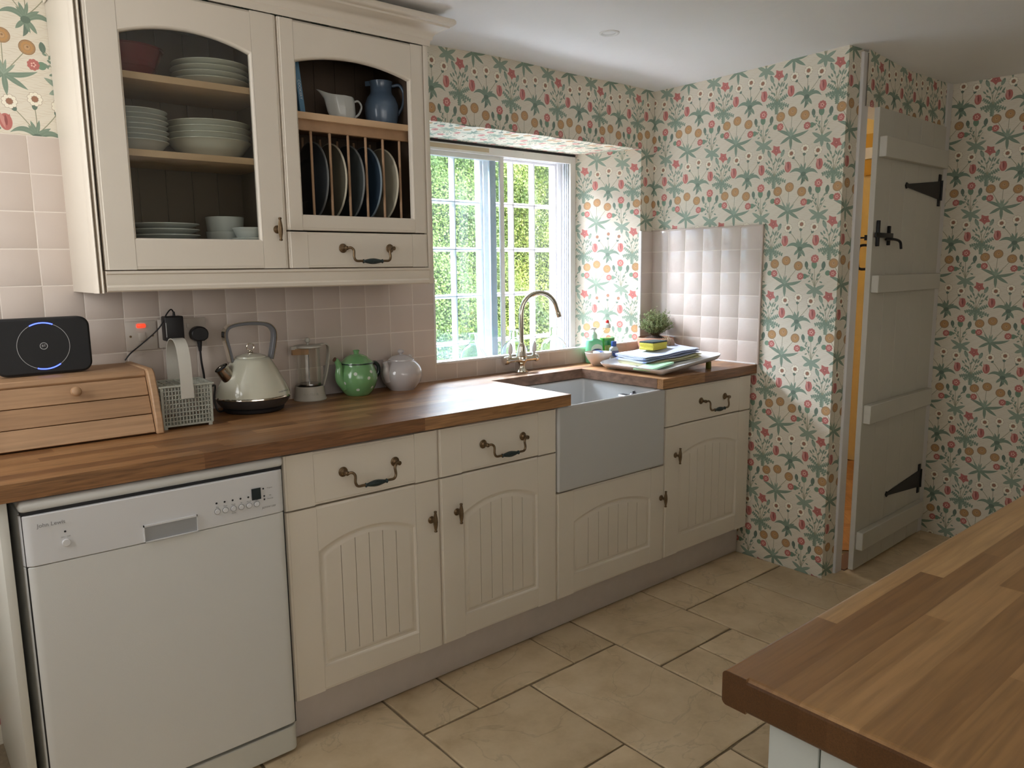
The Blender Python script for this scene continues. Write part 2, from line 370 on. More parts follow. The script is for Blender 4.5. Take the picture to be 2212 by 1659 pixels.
    im = bpy.data.images.new('floral_print', W_, H_); im.pixels.foreach_set(out.ravel()); im.update(); im.pack()
    return im
def wallpaper_mat():
    m, t, b = nmat('floral_wallpaper'); N = t.nodes.new; L = t.links.new
    im = N('ShaderNodeTexImage'); im.image = wallpaper_image(); im.extension = 'REPEAT'
    L(im.outputs[0], b.inputs['Base Color']); b.inputs['Roughness'].default_value = .62; b.inputs['Specular IOR Level'].default_value = .35
    tc = N('ShaderNodeTexCoord'); n = N('ShaderNodeTexNoise'); n.inputs['Scale'].default_value = 14; L(tc.outputs['Object'], n.inputs[0])
    bu = N('ShaderNodeBump'); bu.inputs['Strength'].default_value = .25; bu.inputs['Distance'].default_value = .006
    L(n.outputs[0], bu.inputs['Height']); L(bu.outputs[0], b.inputs['Normal'])
    return m
paper = wallpaper_mat()
UREP, VREP = .262, .305
# star flower centre sits at image u=0, v=0 (top-left origin): v coordinate = (z - zstar)/VREP
def paper_uv(u, z): return ((u-.053)/UREP, (z-2.116)/VREP)
class Quads:
    """wall surfaces as quads with their own texture coordinates"""
    def __init__(s): s.v = []; s.f = []; s.uv = []; s.m = []
    def quad(s, pts, us, zo=0, mi=0, vs=None):
        o = len(s.v); s.v += pts; s.f.append(tuple(range(o, o+4))); s.m.append(mi)
        s.uv += [paper_uv(us[i], (vs[i] if vs else pts[i][2])+zo) for i in range(4)]
        return s
    def obj(s, name, mats, parent=None):
        me = bpy.data.meshes.new(name); me.from_pydata(s.v, [], s.f)
        for m in mats: me.materials.append(m)
        me.polygons.foreach_set('material_index', s.m)
        l = me.uv_layers.new(name='uv'); l.data.foreach_set('uv', [c for q in s.uv for c in q]); me.update()
        return link(name, me, parent)
# ================================================================ THE SETTING
ZC = 2.165; XR = 1.218; WT = .893
# --- ceiling (slightly uneven plaster)
def ceiling():
    nx, ny = 70, 60; v = []; f = []
    for j in range(ny+1):
        for i in range(nx+1):
            x = -3.6+i*(2.3+3.6)/nx; y = -4.8+j*(0.1+4.8)/ny
            z = ZC + .004*math.sin(x*3.1+y*1.7)+.003*math.sin(x*7.3-y*5.1)
            if x > 1.3: z -= .018*min(1, (x-1.3)/.4)
            v.append((x, y, z))
    for j in range(ny):
        for i in range(nx): a = j*(nx+1)+i; f.append((a, a+nx+1, a+nx+2, a+1))
    me = bpy.data.meshes.new('ceiling'); me.from_pydata(v, [], f); me.materials.append(ceil_m)
    me.polygons.foreach_set('use_smooth', [True]*len(f)); struct(link('ceiling', me))
ceiling()
ZT = 2.19    # wall tops run just past the ceiling plaster
soff = P('soffit_plaster', (.70, .69, .66), .6)
sillp = P('sill_white_paint', (.74, .735, .72), .35)
# --- back wall with the splayed window opening
q = Quads()
def fl(x0, x1, z0, z1, y=0): q.quad([(x0, y, z0), (x1, y, z0), (x1, y, z1), (x0, y, z1)], [x0, x1, x1, x0])
fl(-3.6, -.10, -.02, ZT); fl(1.125, 1.225, -.02, ZT); fl(-.10, 1.125, 1.889, ZT); fl(-.10, 1.125, -.02, .90)
D = math.hypot(.119, .327)
q.quad([(1.006, .327, .89), (1.125, 0, .89), (1.125, 0, 1.889), (1.006, .327, 1.889)], [.088-D, .088, .088, .088-D], zo=.006)
q.quad([(-.10, 0, .89), (.02, .327, .89), (.02, .327, 1.889), (-.10, 0, 1.889)], [-.1, -.1+D, -.1+D, -.1])
n_ = 24
for i in range(n_):   # soffit with a hand-plastered, slightly wavy lip
    xa = -.10+1.225*i/n_; xb = -.10+1.225*(i+1)/n_; za = 1.889+.003*math.sin(i*1.3); zb = 1.889+.003*math.sin((i+1)*1.3)
    q.quad([(xa, 0, za), (xb, 0, zb), (.02+.986*(i+1)/n_, .327, 1.889), (.02+.986*i/n_, .327, 1.889)], [xa, xb, xb, xa], vs=[1.889, 1.889, 2.216, 2.216])
q.quad([(-.10, 0, .896), (1.125, 0, .896), (1.006, .34, .896), (.02, .34, .896)], [0]*4, mi=1)
# outer part of the reveal, painted white, from the secondary frame to the casements
q.quad([(.02, .327, .84), (.02, .53, .84), (.02, .53, 1.90), (.02, .327, 1.90)], [0]*4, mi=1)
q.quad([(1.03, .53, .84), (1.03, .327, .84), (1.03, .327, 1.90), (1.03, .53, 1.90)], [0]*4, mi=1)
q.quad([(.0, .56, 1.90), (1.05, .56, 1.90), (1.05, .32, 1.90), (.0, .32, 1.90)], [0]*4, mi=1)
q.quad([(.0, .32, .888), (1.05, .32, .888), (1.05, .60, .855), (.0, .60, .855)], [0]*4, mi=1)
q.quad([(1.0, .33, .9), (1.05, .33, .9), (1.05, .33, 1.93), (1.0, .33, 1.93)], [0]*4, mi=1)
wall_back = struct(q.obj('wall_back', [paper, sillp]))
# --- right wall, with the short return to the doorway and the panel above the door
q = Quads()
q.quad([(XR, .01, -.02), (XR, -.961, -.02), (XR, -.961, ZT), (XR, .01, ZT)], [XR, XR+.965, XR+.965, XR])
q.quad([(XR, -.961, -.02), (1.32, -.968, -.02), (1.32, -.968, ZT), (XR, -.961, ZT)], [XR+.965, XR+1.067, XR+1.067, XR+.965])
wall_right = struct(q.obj('wall_right', [paper]))
q = Quads(); q.quad([(1.33, -.985, 1.955), (2.14, -.985, 1.955), (2.14, -.985, ZT), (1.33, -.985, ZT)], [XR+1.08, XR+1.89, XR+1.89, XR+1.08])
q.quad([(1.33, -.985, 1.955), (2.14, -.985, 1.955), (2.14, -.86, 1.955), (1.33, -.86, 1.955)], [0]*4, mi=1)
struct(q.obj('wall_above_door', [paper, jamb_paint]))
q = Quads(); q.quad([(2.15, -.97, -.02), (2.15, -4.7, -.02), (2.15, -4.7, ZT), (2.15, -.97, ZT)], [.053-.197, .053+3.533, .053+3.533, .053-.197], zo=-.02)
struct(q.obj('wall_side', [paper]))
plain = P('unseen_wall_paint', (.60, .57, .50), .8)
def holed(name, mat, plane, val, a0, a1, h):   # wall with a window opening h=(a0,a1,z0,z1)
    b = MB()
    for (u0, u1, z0, z1) in [(a0, h[0], -.02, ZT), (h[1], a1, -.02, ZT), (h[0], h[1], -.02, h[2]), (h[0], h[1], h[3], ZT)]:
        if plane == 'x': b.box(val-.08, val, u0, u1, z0, z1)
        else: b.box(u0, u1, val-.08, val, z0, z1)
    return struct(b.obj(name, mat))
b = MB(); b.box(-2.53, -2.45, -4.7, .02, -.02, ZT); struct(b.obj('wall_left', plain))
b = MB(); b.box(-3.5, 2.2, -4.6, -4.52, -.02, ZT); struct(b.obj('wall_rear', plain))
# --- doorway trims: painted posts either side of the door, full height
b = MB(); b.add([(1.301, -.978, -.01), (1.358, -.978, -.01), (1.358, -.86, -.01), (1.301, -.86, -.01), (1.304, -.978, 2.16), (1.364, -.978, 2.16), (1.364, -.86, 2.16), (1.304, -.86, 2.16)],
                [(0,3,2,1),(4,5,6,7),(0,1,5,4),(1,2,6,5),(2,3,7,6),(3,0,4,7)])
struct(b.obj('trim_1', jamb_paint, bevel=.004))
b = MB(); b.box(2.096, 2.152, -.992, -.86, -.01, 2.16); struct(b.obj('trim_2', jamb_paint, bevel=.004))
# --- floor: grout bed and limestone flags on a 205 mm module
def stone_mat():
    m, t, b = nmat('limestone_flag'); N = t.nodes.new; L = t.links.new
    tc = N('ShaderNodeTexCoord'); oi = N('ShaderNodeObjectInfo'); cv = N('ShaderNodeCombineXYZ'); L(oi.outputs['Random'], cv.inputs[0]); L(oi.outputs['Random'], cv.inputs[2])
    s = N('ShaderNodeVectorMath'); s.operation = 'MULTIPLY_ADD'; L(cv.outputs[0], s.inputs[0]); s.inputs[1].default_value = (23, 23, 23); L(tc.outputs['Object'], s.inputs[2])
    n1 = N('ShaderNodeTexNoise'); n1.inputs['Scale'].default_value = 5; n1.inputs['Detail'].default_value = 7; n1.inputs['Roughness'].default_value = .62; L(s.outputs[0], n1.inputs[0])
    n2 = N('ShaderNodeTexNoise'); n2.inputs['Scale'].default_value = 2.2; n2.inputs['Detail'].default_value = 9; n2.inputs['Distortion'].default_value = 2.2; L(s.outputs[0], n2.inputs[0])
    r1 = ramp(t, [(.28, (.42, .31, .18)), (.5, (.58, .45, .285)), (.72, (.68, .55, .37))]); L(n1.outputs[0], r1.inputs[0])
    # fine veins where the distorted noise crosses a level
    ab = N('ShaderNodeMath'); ab.operation = 'SUBTRACT'; L(n2.outputs[0], ab.inputs[0]); ab.inputs[1].default_value = .5
    ab2 = N('ShaderNodeMath'); ab2.operation = 'ABSOLUTE'; L(ab.outputs[0], ab2.inputs[0])
    mr = N('ShaderNodeMapRange'); mr.inputs[1].default_value = 0; mr.inputs[2].default_value = .012; mr.inputs[3].default_value = .82; mr.inputs[4].default_value = 1; L(ab2.outputs[0], mr.inputs[0])
    tone = N('ShaderNodeMapRange'); tone.inputs[3].default_value = .86; tone.inputs[4].default_value = 1.12; L(oi.outputs['Random'], tone.inputs[0])
    mu = N('ShaderNodeMath'); mu.operation = 'MULTIPLY'; L(mr.outputs[0], mu.inputs[0]); L(tone.outputs[0], mu.inputs[1])
    v = N('ShaderNodeVectorMath'); v.operation = 'SCALE'; L(r1.outputs[0], v.inputs[0]); L(mu.outputs[0], v.inputs['Scale']); L(v.outputs[0], b.inputs['Base Color'])
    b.inputs['Roughness'].default_value = .5
    bu = N('ShaderNodeBump'); bu.inputs['Strength'].default_value = .35; bu.inputs['Distance'].default_value = .004; L(n1.outputs[0], bu.inputs['Height']); L(bu.outputs[0], b.inputs['Normal'])
    return m
stone = stone_mat()
b = MB(); b.box(-3.6, 2.3, -4.8, .05, -.06, -.006); floor = struct(b.obj('floor', P('floor_grout', (.19, .145, .09), .9, noise=.2, nscale=60, bump=.4, bscale=90)))
U = .2047; FX0, FY0 = -.697, -.565
occ = {}
tiles = [(0,0,1,1),(1,0,2,1),(3,0,1,1),(4,0,2,2),(6,0,1,1),(7,0,3,1),(-2,0,2,2),(0,1,2,2),(2,1,2,3),(6,1,2,2),(8,1,3,2),(4,2,1,2),(5,2,1,1),(0,3,2,1),(2,4,1,1),(3,4,2,2)]
for t in tiles:
    for i in range(t[0], t[0]+t[2]):
        for j in range(t[1], t[1]+t[3]): occ[i, j] = 1
rf = random.Random(11)
for j in range(0, 13):
    for i in range(-11, 14):
        if (i, j) in occ: continue
        opts = [(3, 2), (2, 2), (2, 2), (2, 1), (1, 2), (2, 3), (1, 1)]; rf.shuffle(opts)
        for w_, h_ in opts+[(1, 1)]:
            cells = [(a, c) for a in range(i, i+w_) for c in range(j, j+h_)]
            if all(c not in occ and c[0] < 14 for c in cells):
                for c in cells: occ[c] = 1
                tiles.append((i, j, w_, h_)); break
stone_meshes = {}
def stone_mesh(w_, h_, var):
    k = (round(w_, 3), round(h_, 3), var)
    if k in stone_meshes: return stone_meshes[k]
    r = random.Random(hash(k) & 0xffff); g = .0042; n = max(4, int((w_+h_)/.11))
    per = []
    cs = [(g, g), (w_-g, g), (w_-g, h_-g), (g, h_-g)]
    for c in range(4):
        a, d = cs[c], cs[(c+1) % 4]
        for i in range(n):
            t = i/n; per.append((a[0]+(d[0]-a[0])*t+r.uniform(-.0014, .0014), a[1]+(d[1]-a[1])*t+r.uniform(-.0014, .0014)))
    m = len(per); cx, cy3 = w_/2, h_/2; b = MB(); v = [(x, y, -.012) for x, y in per]+[(x, y, -.0022) for x, y in per]
    for x, y in per:
        d = math.hypot(x-cx, y-cy3); v.append((x+(cx-x)/d*.0035, y+(cy3-y)/d*.0035, 0))
    v.append((cx, cy3, .0004))
    f = [(i, (i+1) % m, m+(i+1) % m, m+i) for i in range(m)]+[(m+i, m+(i+1) % m, 2*m+(i+1) % m, 2*m+i) for i in range(m)]+[(2*m+i, 2*m+(i+1) % m, 3*m) for i in range(m)]
    b.add(v, f); stone_meshes[k] = b.mesh('flagstone', stone, smooth=30); return stone_meshes[k]
for (i, j, w_, h_) in tiles:
    x0 = FX0+U*i; y1 = FY0-U*j; x1 = x0+U*w_; y0 = y1-U*h_
    if j == 0: y1 = -.41
    if x0 > 2.14 or (x0 < 1.21 and x1 > 1.21 and y1 > -.96):
        x1 = min(x1, 1.214) if y1 > -.9 and x0 < 1.2 else x1
    if x0 > 1.2 and y1 > -.90: y1 = -.90
    if x0 > 2.1: continue
    x1 = min(x1, 2.148)
    link('flagstone', stone_mesh(x1-x0, y1-y0, rf.randrange(4)), floor, (x0, y0, rf.uniform(-.0008, .0006)))
link('flagstone', stone_mesh(.42, .245, 9), floor, (1.2165, -1.2055+.0265, 0))
link('flagstone', stone_mesh(.50, .245, 8), floor, (1.6385, -1.179, 0))
# --- glazed wall tiles, 100 mm
def tile_mesh(w_=.0998, h_=.0998, mat=None):
    bm = bmesh.new(); bmesh.ops.create_cube(bm, size=1)
    for v in bm.verts: v.co = (v.co.x*w_, v.co.y*.007-.0035, v.co.z*h_)
    bmesh.ops.bevel(bm, geom=[e for e in bm.edges if e.verts[0].co.y < -.005 and e.verts[1].co.y < -.005], offset=.0028, segments=2, affect='EDGES', profile=.5)
    b = MB(); b.bm(bm); return b.mesh('tile', mat or tile_m, smooth=40)
TM = {}
def tile(parent, x, y, z, w_=.0998, h_=.0998, rz=0, mat=None):
    k = (round(w_, 4), round(h_, 4), mat)
    if k not in TM: TM[k] = tile_mesh(*k)
    o = link('tile', TM[k], parent, (x, y, z)); j = .006
    o.rotation_euler = (random.uniform(-j, j), random.uniform(-j, j)*.3, rz+random.uniform(-j, j)); return o
TP = .1015
gb = MB(); gb.box(-2.3, -.10, -.0082, 0, WT, WT+8*TP); gb.box(1.125, XR, -.0082, 0, WT, WT+6*TP-.004); gb.box(-.10, 1.125, -.0082, 0, WT, .96)
struct(gb.obj('trim_3', grout_m, wall_back))
gb = MB(); gb.box(XR-.0082, XR, -.614, 0, WT, WT+6*TP-.004); struct(gb.obj('trim_4', grout_m, wall_right))
for k in range(21):
    for r in range(8):
        x = -.10-TP*(k+.5)
        if r > 4 and x > -1.30: continue
        tile(wall_back, x, -.0025, WT+TP*(r+.5))
for r in range(6): tile(wall_back, 1.1715, -.0025, WT+TP*(r+.5), .0915)
for k in range(13):
    x0 = -.10+TP*k; x1 = min(x0+TP, XR)
    if k == 12: continue
    tile(wall_back, (x0+x1)/2, -.0025, WT+.0315, x1-x0-.0018, .0615)
for k in range(6):
    for r in range(6): tile(wall_right, XR-.0025, -.004-TP*(k+.5), WT+TP*(r+.5), rz=-PI/2, mat=tile_gloss)
# trims round the tiling
b = MB(); b.rbox(-.10, 1.125, -.013, .012, .9565, .966, .002); b.box(-.1, 1.125, 0, .010, .89, .957); struct(b.obj('trim_5', trimstrip, wall_back))
b = MB(); b.rbox(1.119, 1.128, -.012, .004, .962, WT+6*TP, .002); b.rbox(-.106, -.098, -.012, .004, .962, WT+4*TP, .002); struct(b.obj('trim_6', trimstrip, wall_back))
b = MB(); b.rbox(XR-.011, XR, -.622, -.612, WT, WT+6*TP+.004, .002); b.rbox(XR-.010, XR, -.622, 0, WT+6*TP-.003, WT+6*TP+.005, .002); struct(b.obj('trim_7', P('tile_edge_strip', (.50, .42, .36), .5), wall_right))
b = MB(); b.rbox(XR-.014, XR-.004, -.61, -.002, WT-.002, WT+.006, .002); struct(b.obj('trim_8', trimstrip, wall_right))

# --- window_1: two outer timber casements with glazing bars, a sliding secondary frame inside
casement = P('casement_white_gloss', (.86, .85, .87), .35)
alu = P('aluminium_frame', (.74, .73, .70), .35, metal=.0)
alu_d = P('aluminium_track', (.55, .58, .62), .4)
win = bpy.data.objects.new('window_1', None); COL.objects.link(win); struct(win)
YO = .485
def ring(b, x0, x1, z0, z1, wl, wr, wt, wb, ya, yb):
    b.box(x0, x0+wl, ya, yb, z0, z1); b.box(x1-wr, x1, ya, yb, z0, z1); b.box(x0+wl, x1-wr, ya, yb, z1-wt, z1); b.box(x0+wl, x1-wr, ya, yb, z0, z0+wb); return b
b = ring(MB(), .02, 1.03, .85, 1.90, .025, .025, .042, .025, YO-.03, YO+.04); b.box(.515, .560, YO-.03, YO+.04, .875, 1.858)
b.obj('outer_frame', casement, win, bevel=.003)
glassw = pane('window_glass', (.99, .995, .995), wav=.05)
for (x0, x1) in [(.045, .515), (.560, 1.005)]:
    b = MB(); z0, z1 = .875, 1.858; s = .012
    ring(b, x0, x1, z0, z1, s, s, s, s, YO-.018, YO+.018)
    sash = b.obj('casement', casement, win, bevel=.003)
    b = MB(); cols = [x0+s+(x1-x0-2*s)*i/3 for i in range(4)]; rows = [z0, .974, 1.2, 1.421, 1.641, z1-s]
    for x in cols[1:-1]: b.prism([(x-.0095, YO-.004), (x-.003, YO-.016), (x+.003, YO-.016), (x+.0095, YO-.004), (x+.0095, YO+.016), (x-.0095, YO+.016)], z0, z1, 'z')
    for z in rows[1:-1]: b.prism([(YO-.004, z-.0095), (YO-.016, z-.003), (YO-.016, z+.003), (YO-.004, z+.0095), (YO+.016, z+.0095), (YO+.016, z-.0095)], x0+s, x1-s, 'x')
    b.obj('glazing_bars', casement, sash, bevel=.001)
    for c in range(3):
        for r in range(5):
            if rows[r+1]-rows[r] < .03: continue
            g = MB(); g.box(cols[c]+.006, cols[c+1]-.006, YO+.001, YO+.004, rows[r]+.005, rows[r+1]-.005); g.obj('pane', glassw, sash, smooth=0)
b = MB()   # secondary frame facing the room
Y2 = .327
ring(b, .02, 1.004, .8965, 1.877, .025, .036, .035, .0135, Y2-.004, Y2+.0085)
sec = b.obj('secondary_frame', alu, win, bevel=.002)
b = MB()   # sliding tracks behind the face
for y in (Y2+.016, Y2+.030, Y2+.044):
    ring(b, .022, .994, .8895, 1.862, .018, .027, .016, .013, y+.0004, y+.0065)
b.obj('track', alu_d, sec)
b = MB()   # sliding sash, closed over the left half
ring(b, .045, .545, .904, 1.8445, .020, .023, .023, .016, Y2+.010, Y2+.0145)
ring(b, .046, .544, .905, 1.8435, .018, .021, .021, .014, Y2+.0145, Y2+.024)
sash2 = b.obj('sliding_sash', alu, win, bevel=.002)
b = MB(); b.box(.065, .522, Y2+.015, Y2+.018, .920, 1.822); b.obj('pane', pane('secondary_glass', (.91, .965, .99), rough=.02, haze=.004), sash2, smooth=0)
b = MB()   # second sash slid behind the first
ring(b, .055, .512, .904, 1.8415, .020, .036, .019, .014, Y2+.030, Y2+.044)
sash3 = b.obj('sliding_sash', alu_d, win, bevel=.002)
b = MB(); b.box(.075, .476, Y2+.035, Y2+.038, .918, 1.826); b.obj('pane', pane('secondary_glass_back', (.965, .99, .996), rough=.02, haze=.0012), sash3, smooth=0)
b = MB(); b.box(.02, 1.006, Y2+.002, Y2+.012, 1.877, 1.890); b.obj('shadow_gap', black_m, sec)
b = MB(); b.box(.02, .447, Y2-.0048, Y2-.004, 1.853, 1.871); b.obj('masking_tape', P('beige_tape', (.50, .40, .27), .7), sec)
for x in (.655, .925):
    b = MB(); b.lathe([(0, 0), (.004, .0), (.004, .001), (0, .0016)], 12, (x, Y2-.004, 1.862), axis='-y'); b.obj('screw', white_trim, sec)

# --- door_1: ledged plank door standing slightly open
door = bpy.data.objects.new('door_1', None); COL.objects.link(door); struct(door)
door.location = (2.09, -.998, .008); DW = .716; door.rotation_euler = (0, 0, math.atan2(.022, .716))
# local: x from 0 (hinge) to -DW (free edge); front face y=0 looks at the room
nb = 5
for i in range(nb):
    b = MB(); x0 = -DW+DW*i/nb; b.box(x0+.0004, x0+DW/nb-.0004, 0, .022, 0, 1.943); b.obj('board', door_paint, door, bevel=.0012)
for z0, z1 in ((.092, .172), (.652, .732), (1.205, 1.277), (1.75, 1.83)):
    b = MB(); b.box(-DW+.012, -.028, -.030, 0, z0, z1); b.obj('ledge', door_paint, door, bevel=.003)
def hinge(zc):
    b = MB(); b.rbox(-.055, -.028, -.006, -.0005, zc-.072, zc+.072, .002)
    b.prism([(-.055, zc-.040), (-.055, zc+.040), (-.40, zc+.008), (-.418, zc+.013), (-.428, zc), (-.418, zc-.013), (-.40, zc-.008)], -.006, -.001, 'y')
    b.tube([(-.026, -.006, zc-.045), (-.026, -.006, zc+.045)], .006, 10); return b.obj('hinge', iron, door)
hinge(1.655); hinge(.282)
b = MB()   # latch: two keepers, drop bar and thumb lever
b.rbox(-.688, -.672, -.012, -.0005, 1.395, 1.500, .002); b.rbox(-.580, -.566, -.012, -.0005, 1.400, 1.480, .002); b.rbox(-.722, -.555, -.018, -.010, 1.430, 1.450, .002)
b.tube(bez([(-.62, -.014, 1.424), (-.575, -.03, 1.424), (-.54, -.04, 1.414), (-.530, -.042, 1.385)], 6), [.0055]*19, 8)
b.obj('latch', iron, door)
b = MB(); b.tube(bez([(-.688, .022, 1.40), (-.688, .055, 1.40), (-.688, .066, 1.385), (-.688, .066, 1.32), (-.688, .055, 1.303), (-.688, .022, 1.303)], 6), .0055, 8)
b.prism([(-.70, 1.420), (-.64, 1.431), (-.70, 1.442)], .024, .040, 'y'); b.tube([(-.70, .03, 1.431), (-.70, .085, 1.431)], .004, 6); b.lathe([(0, 0), (.012, 0), (.010, .006), (0, .008)], 14, (-.70, .082, 1.431), axis='-y')
b.obj('pull_handle', iron, door)

# --- the next room seen through the gap
yellow = P('yellow_wall_paint', (.80, .64, .32), .75, noise=.02)
b = MB(); b.box(3.30, 3.34, -1.0, .40, -.03, 2.5); b.box(1.3, 3.34, .33, .37, -.03, 2.5); b.box(2.16, 3.34, -.99, -.95, -.03, 2.5); b.box(1.24, 1.30, -.86, .35, -.03, 2.5)
b.box(1.24, 3.34, -.99, .37, 2.45, 2.5); struct(b.obj('wall_hall', yellow))
b = MB(); b.box(1.24, 3.32, -.955, .35, -.05, -.012); hallfloor = struct(b.obj('floor_hall', P('hall_floor_bed', (.10, .05, .025), .8)))
parq = wood('parquet_oak', [(0, (.30, .13, .05)), (.5, (.42, .20, .085)), (1, (.55, .30, .13))], rough=.3, gscale=7)
pm = MB().box(0, .2196, 0, .0546, -.010, 0).mesh('parquet_block', parq, smooth=0)
pw = .0549
for i in range(-40, 60):
    for j in range(-60, 60):
        k = (i-j) % 8
        if k not in (0, 7): continue
        cxl, cyl = ((i+2)*pw, (j+.5)*pw) if k == 0 else ((i+.5)*pw, (j+2)*pw)
        x = 1.4+(cxl-cyl)*.7071; y = -.9+(cxl+cyl)*.7071
        if not (1.40 < x < 3.24 and -.86 < y < .27): continue
        ox, oy = (i*pw, j*pw) if k == 0 else ((i+1)*pw, j*pw)
        link('parquet_block', pm, hallfloor, (1.4+(ox-oy)*.7071, -.9+(ox+oy)*.7071, -.001), rot=(0, 0, PI/4 if k == 0 else 3*PI/4))
b = MB(); b.box(1.36, 2.10, -.99, -.90, -.008, .006); struct(b.obj('trim_9', P('door_threshold', (.14, .075, .06), .5)))
b = MB(); b.box(3.27, 3.30, -.40, .30, 1.90, 2.16); struct(b.obj('trim_10', P('ochre_board', (.58, .34, .06), .6)))
b = MB(); b.box(3.25, 3.272, -.40, .30, 2.00, 2.07); struct(b.obj('trim_11', white_trim))
# ================================================================ FITTED FURNITURE
def arch_pts(x0, x1, zs, zp, n=16):
    """points of an arch from (x0,zs) over the crown zp to (x1,zs)"""
    h = zp-zs; c = (x1-x0)/2; R_ = (c*c+h*h)/(2*h); cx = (x0+x1)/2; cz = zp-R_; a0 = math.asin(c/R_)
    return [(cx+R_*math.sin(-a0+2*a0*i/n), cz+R_*math.cos(-a0+2*a0*i/n)) for i in range(n+1)]
def arch_loop(x0, x1, z0, zs, zp, off, n=16):
    p = arch_pts(x0+off, x1-off, zs-off*.9, zp-off, n); return [(x0+off, z0+off)]+p+[(x1-off, z0+off)]
def strip(b, loops):
    """join equally long closed loops of 3-D points"""
    v = [p for l in loops for p in l]; n = len(loops[0]); f = []
    for k in range(len(loops)-1):
        for i in range(n): f.append((k*n+i, k*n+(i+1) % n, (k+1)*n+(i+1) % n, (k+1)*n+i))
    b.add(v, f)
def door_leaf(w_, h_, stile=.088, rail=.070, toprail=.075, rise=.045, glass=False, grooves=6, T=.019, glz=None):
    """arched cottage door. local: x 0..w, z 0..h, face at y=0, back at y=T"""
    b = MB(); g = .0006; c = .006
    x0, x1 = stile, w_-stile; z0 = rail; zp = h_-toprail; zs = zp-rise
    back = T if glass else .012
    # stiles, with a rounded outer edge
    for s in (0, 1):
        xa, xb = (0, stile-g) if s == 0 else (w_-stile+g, w_)
        if s == 0: pts = [(xa, T), (xa, .005), (xa+.002, .0015), (xa+.007, .0012), (xa+.008, 0), (xb, 0), (xb, back), (xb, T)]
        else: pts = [(xa, T), (xa, 0), (xb-.008, 0), (xb-.007, .0012), (xb-.002, .0015), (xb, .005), (xb, T)]
        b.prism(pts, 0, h_, 'z')
    b.prism([(T, 0), (.005, 0), (.0015, .002), (.0012, .007), (.0004, .008), (.0004, rail), (T, rail)], x0, x1, 'x')
    ap = arch_pts(x0, x1, zs, zp)
    top = [(x0, h_-.006)]+ap+[(x1, h_-.006)]
    b.prism(top, .0004, T, 'y'); b.prism([(.0015, h_-.006), (.0045, h_), (T, h_), (T, h_-.006)], x0, x1, 'x')
    L = lambda off, y: [(p[0], y, p[1]) for p in arch_loop(x0, x1, z0, zs, zp, off)]
    if glass:
        strip(b, [L(0, .0003), L(.003, .002), L(.005, .006), L(.005, T)])
    else:
        strip(b, [L(0, .0003), L(.003, .0015), L(.007, .0055), L(.013, .0065), L(.019, .0035), L(.024, .0030)])
        b.box(.002, w_-.002, .0085, T, .002, h_-.002)
        # tongue-and-groove field, one board per groove, following the arch
        xa, xb = x0+.024, x1-.024; wv = (xb-xa)/grooves
        full = arch_loop(x0, x1, z0, zs, zp, .024, 60)[1:-1]
        def zat(x):
            for p, q2 in zip(full, full[1:]):
                if p[0] <= x <= q2[0]: return p[1]+(q2[1]-p[1])*(x-p[0])/(q2[0]-p[0]+1e-9)
            return full[0][1] if x < full[0][0] else full[-1][1]
        for i in range(grooves):
            a = xa+wv*i+(.0009 if i else 0); c2 = xa+wv*(i+1)-(.0009 if i < grooves-1 else 0)
            pts = [(a, z0+.024)]+[(a+(c2-a)*k/4, zat(a+(c2-a)*k/4)) for k in range(5)]+[(c2, z0+.024)]
            b.prism(pts, .0030, .0088, 'y')
    return b
def drawer_leaf(w_, h_, stile=.086, T=.019):
    b = MB(); g = .0006
    b.prism([(0, T), (0, .005), (.002, .0015), (.007, .0012), (.008, 0), (stile-g, 0), (stile-g, T)], 0, h_, 'z')
    b.prism([(w_, T), (w_, .005), (w_-.002, .0015), (w_-.007, .0012), (w_-.008, 0), (w_-stile+g, 0), (w_-stile+g, T)], 0, h_, 'z')
    b.prism([(T, 0), (.005, 0), (.0015, .002), (.0012, .007), (.0004, .008), (.0004, h_-.008), (.0012, h_-.007), (.0015, h_-.002), (.005, h_), (T, h_)], stile, w_-stile, 'x')
    return b
# the cast drop handle and the T knob (shared meshes)
def bail_mesh():
    b = MB(); a = .0845
    for s in (-1, 1):
        b.lathe([(0, 0), (.0135, 0), (.0145, .002), (.0125, .0045), (.0100, .0048), (.0105, .007), (.0075, .009), (.005, .011), (.005, .020), (.0065, .022), (.0065, .028), (.004, .030), (0, .030)], 18, (s*a, 0, 0), axis='-y')
    path = bez([(-a, -.026, -.001), (-a+.012, -.031, .001), (-a+.020, -.034, -.008), (-a+.019, -.036, -.028), (-a+.026, -.037, -.039), (-a+.045, -.037, -.040), (0, -.037, -.041), (a-.045, -.037, -.040), (a-.026, -.037, -.039), (a-.019, -.036, -.028), (a-.020, -.034, -.008), (a-.012, -.031, .001), (a, -.026, -.001)], 6)
    b.tube(path, .0039, 8)
    # grip: swollen, fluted, with rings at its ends
    n = 20; v = []; ks = [(-.036, .0052), (-.034, .0068), (-.031, .0052), (-.028, .0048), (-.020, .0068), (-.008, .0090), (0, .0095), (.008, .0090), (.020, .0068), (.028, .0048), (.031, .0052), (.034, .0068), (.036, .0052)]
    for x, r in ks:
        for i in range(n):
            fl2 = r*(1-.10*(i % 2)) if abs(x) < .030 else r
            v.append((x, -.037+fl2*math.cos(2*PI*i/n), -.041+fl2*math.sin(2*PI*i/n)))
    f = [(k*n+i, k*n+(i+1) % n, (k+1)*n+(i+1) % n, (k+1)*n+i) for k in range(len(ks)-1) for i in range(n)]+[tuple(range(n)), tuple(range((len(ks)-1)*n+n-1, (len(ks)-1)*n-1, -1))]
    b.add(v, f, 1)
    return b.mesh('handle', [bronze, pewter], smooth=50)
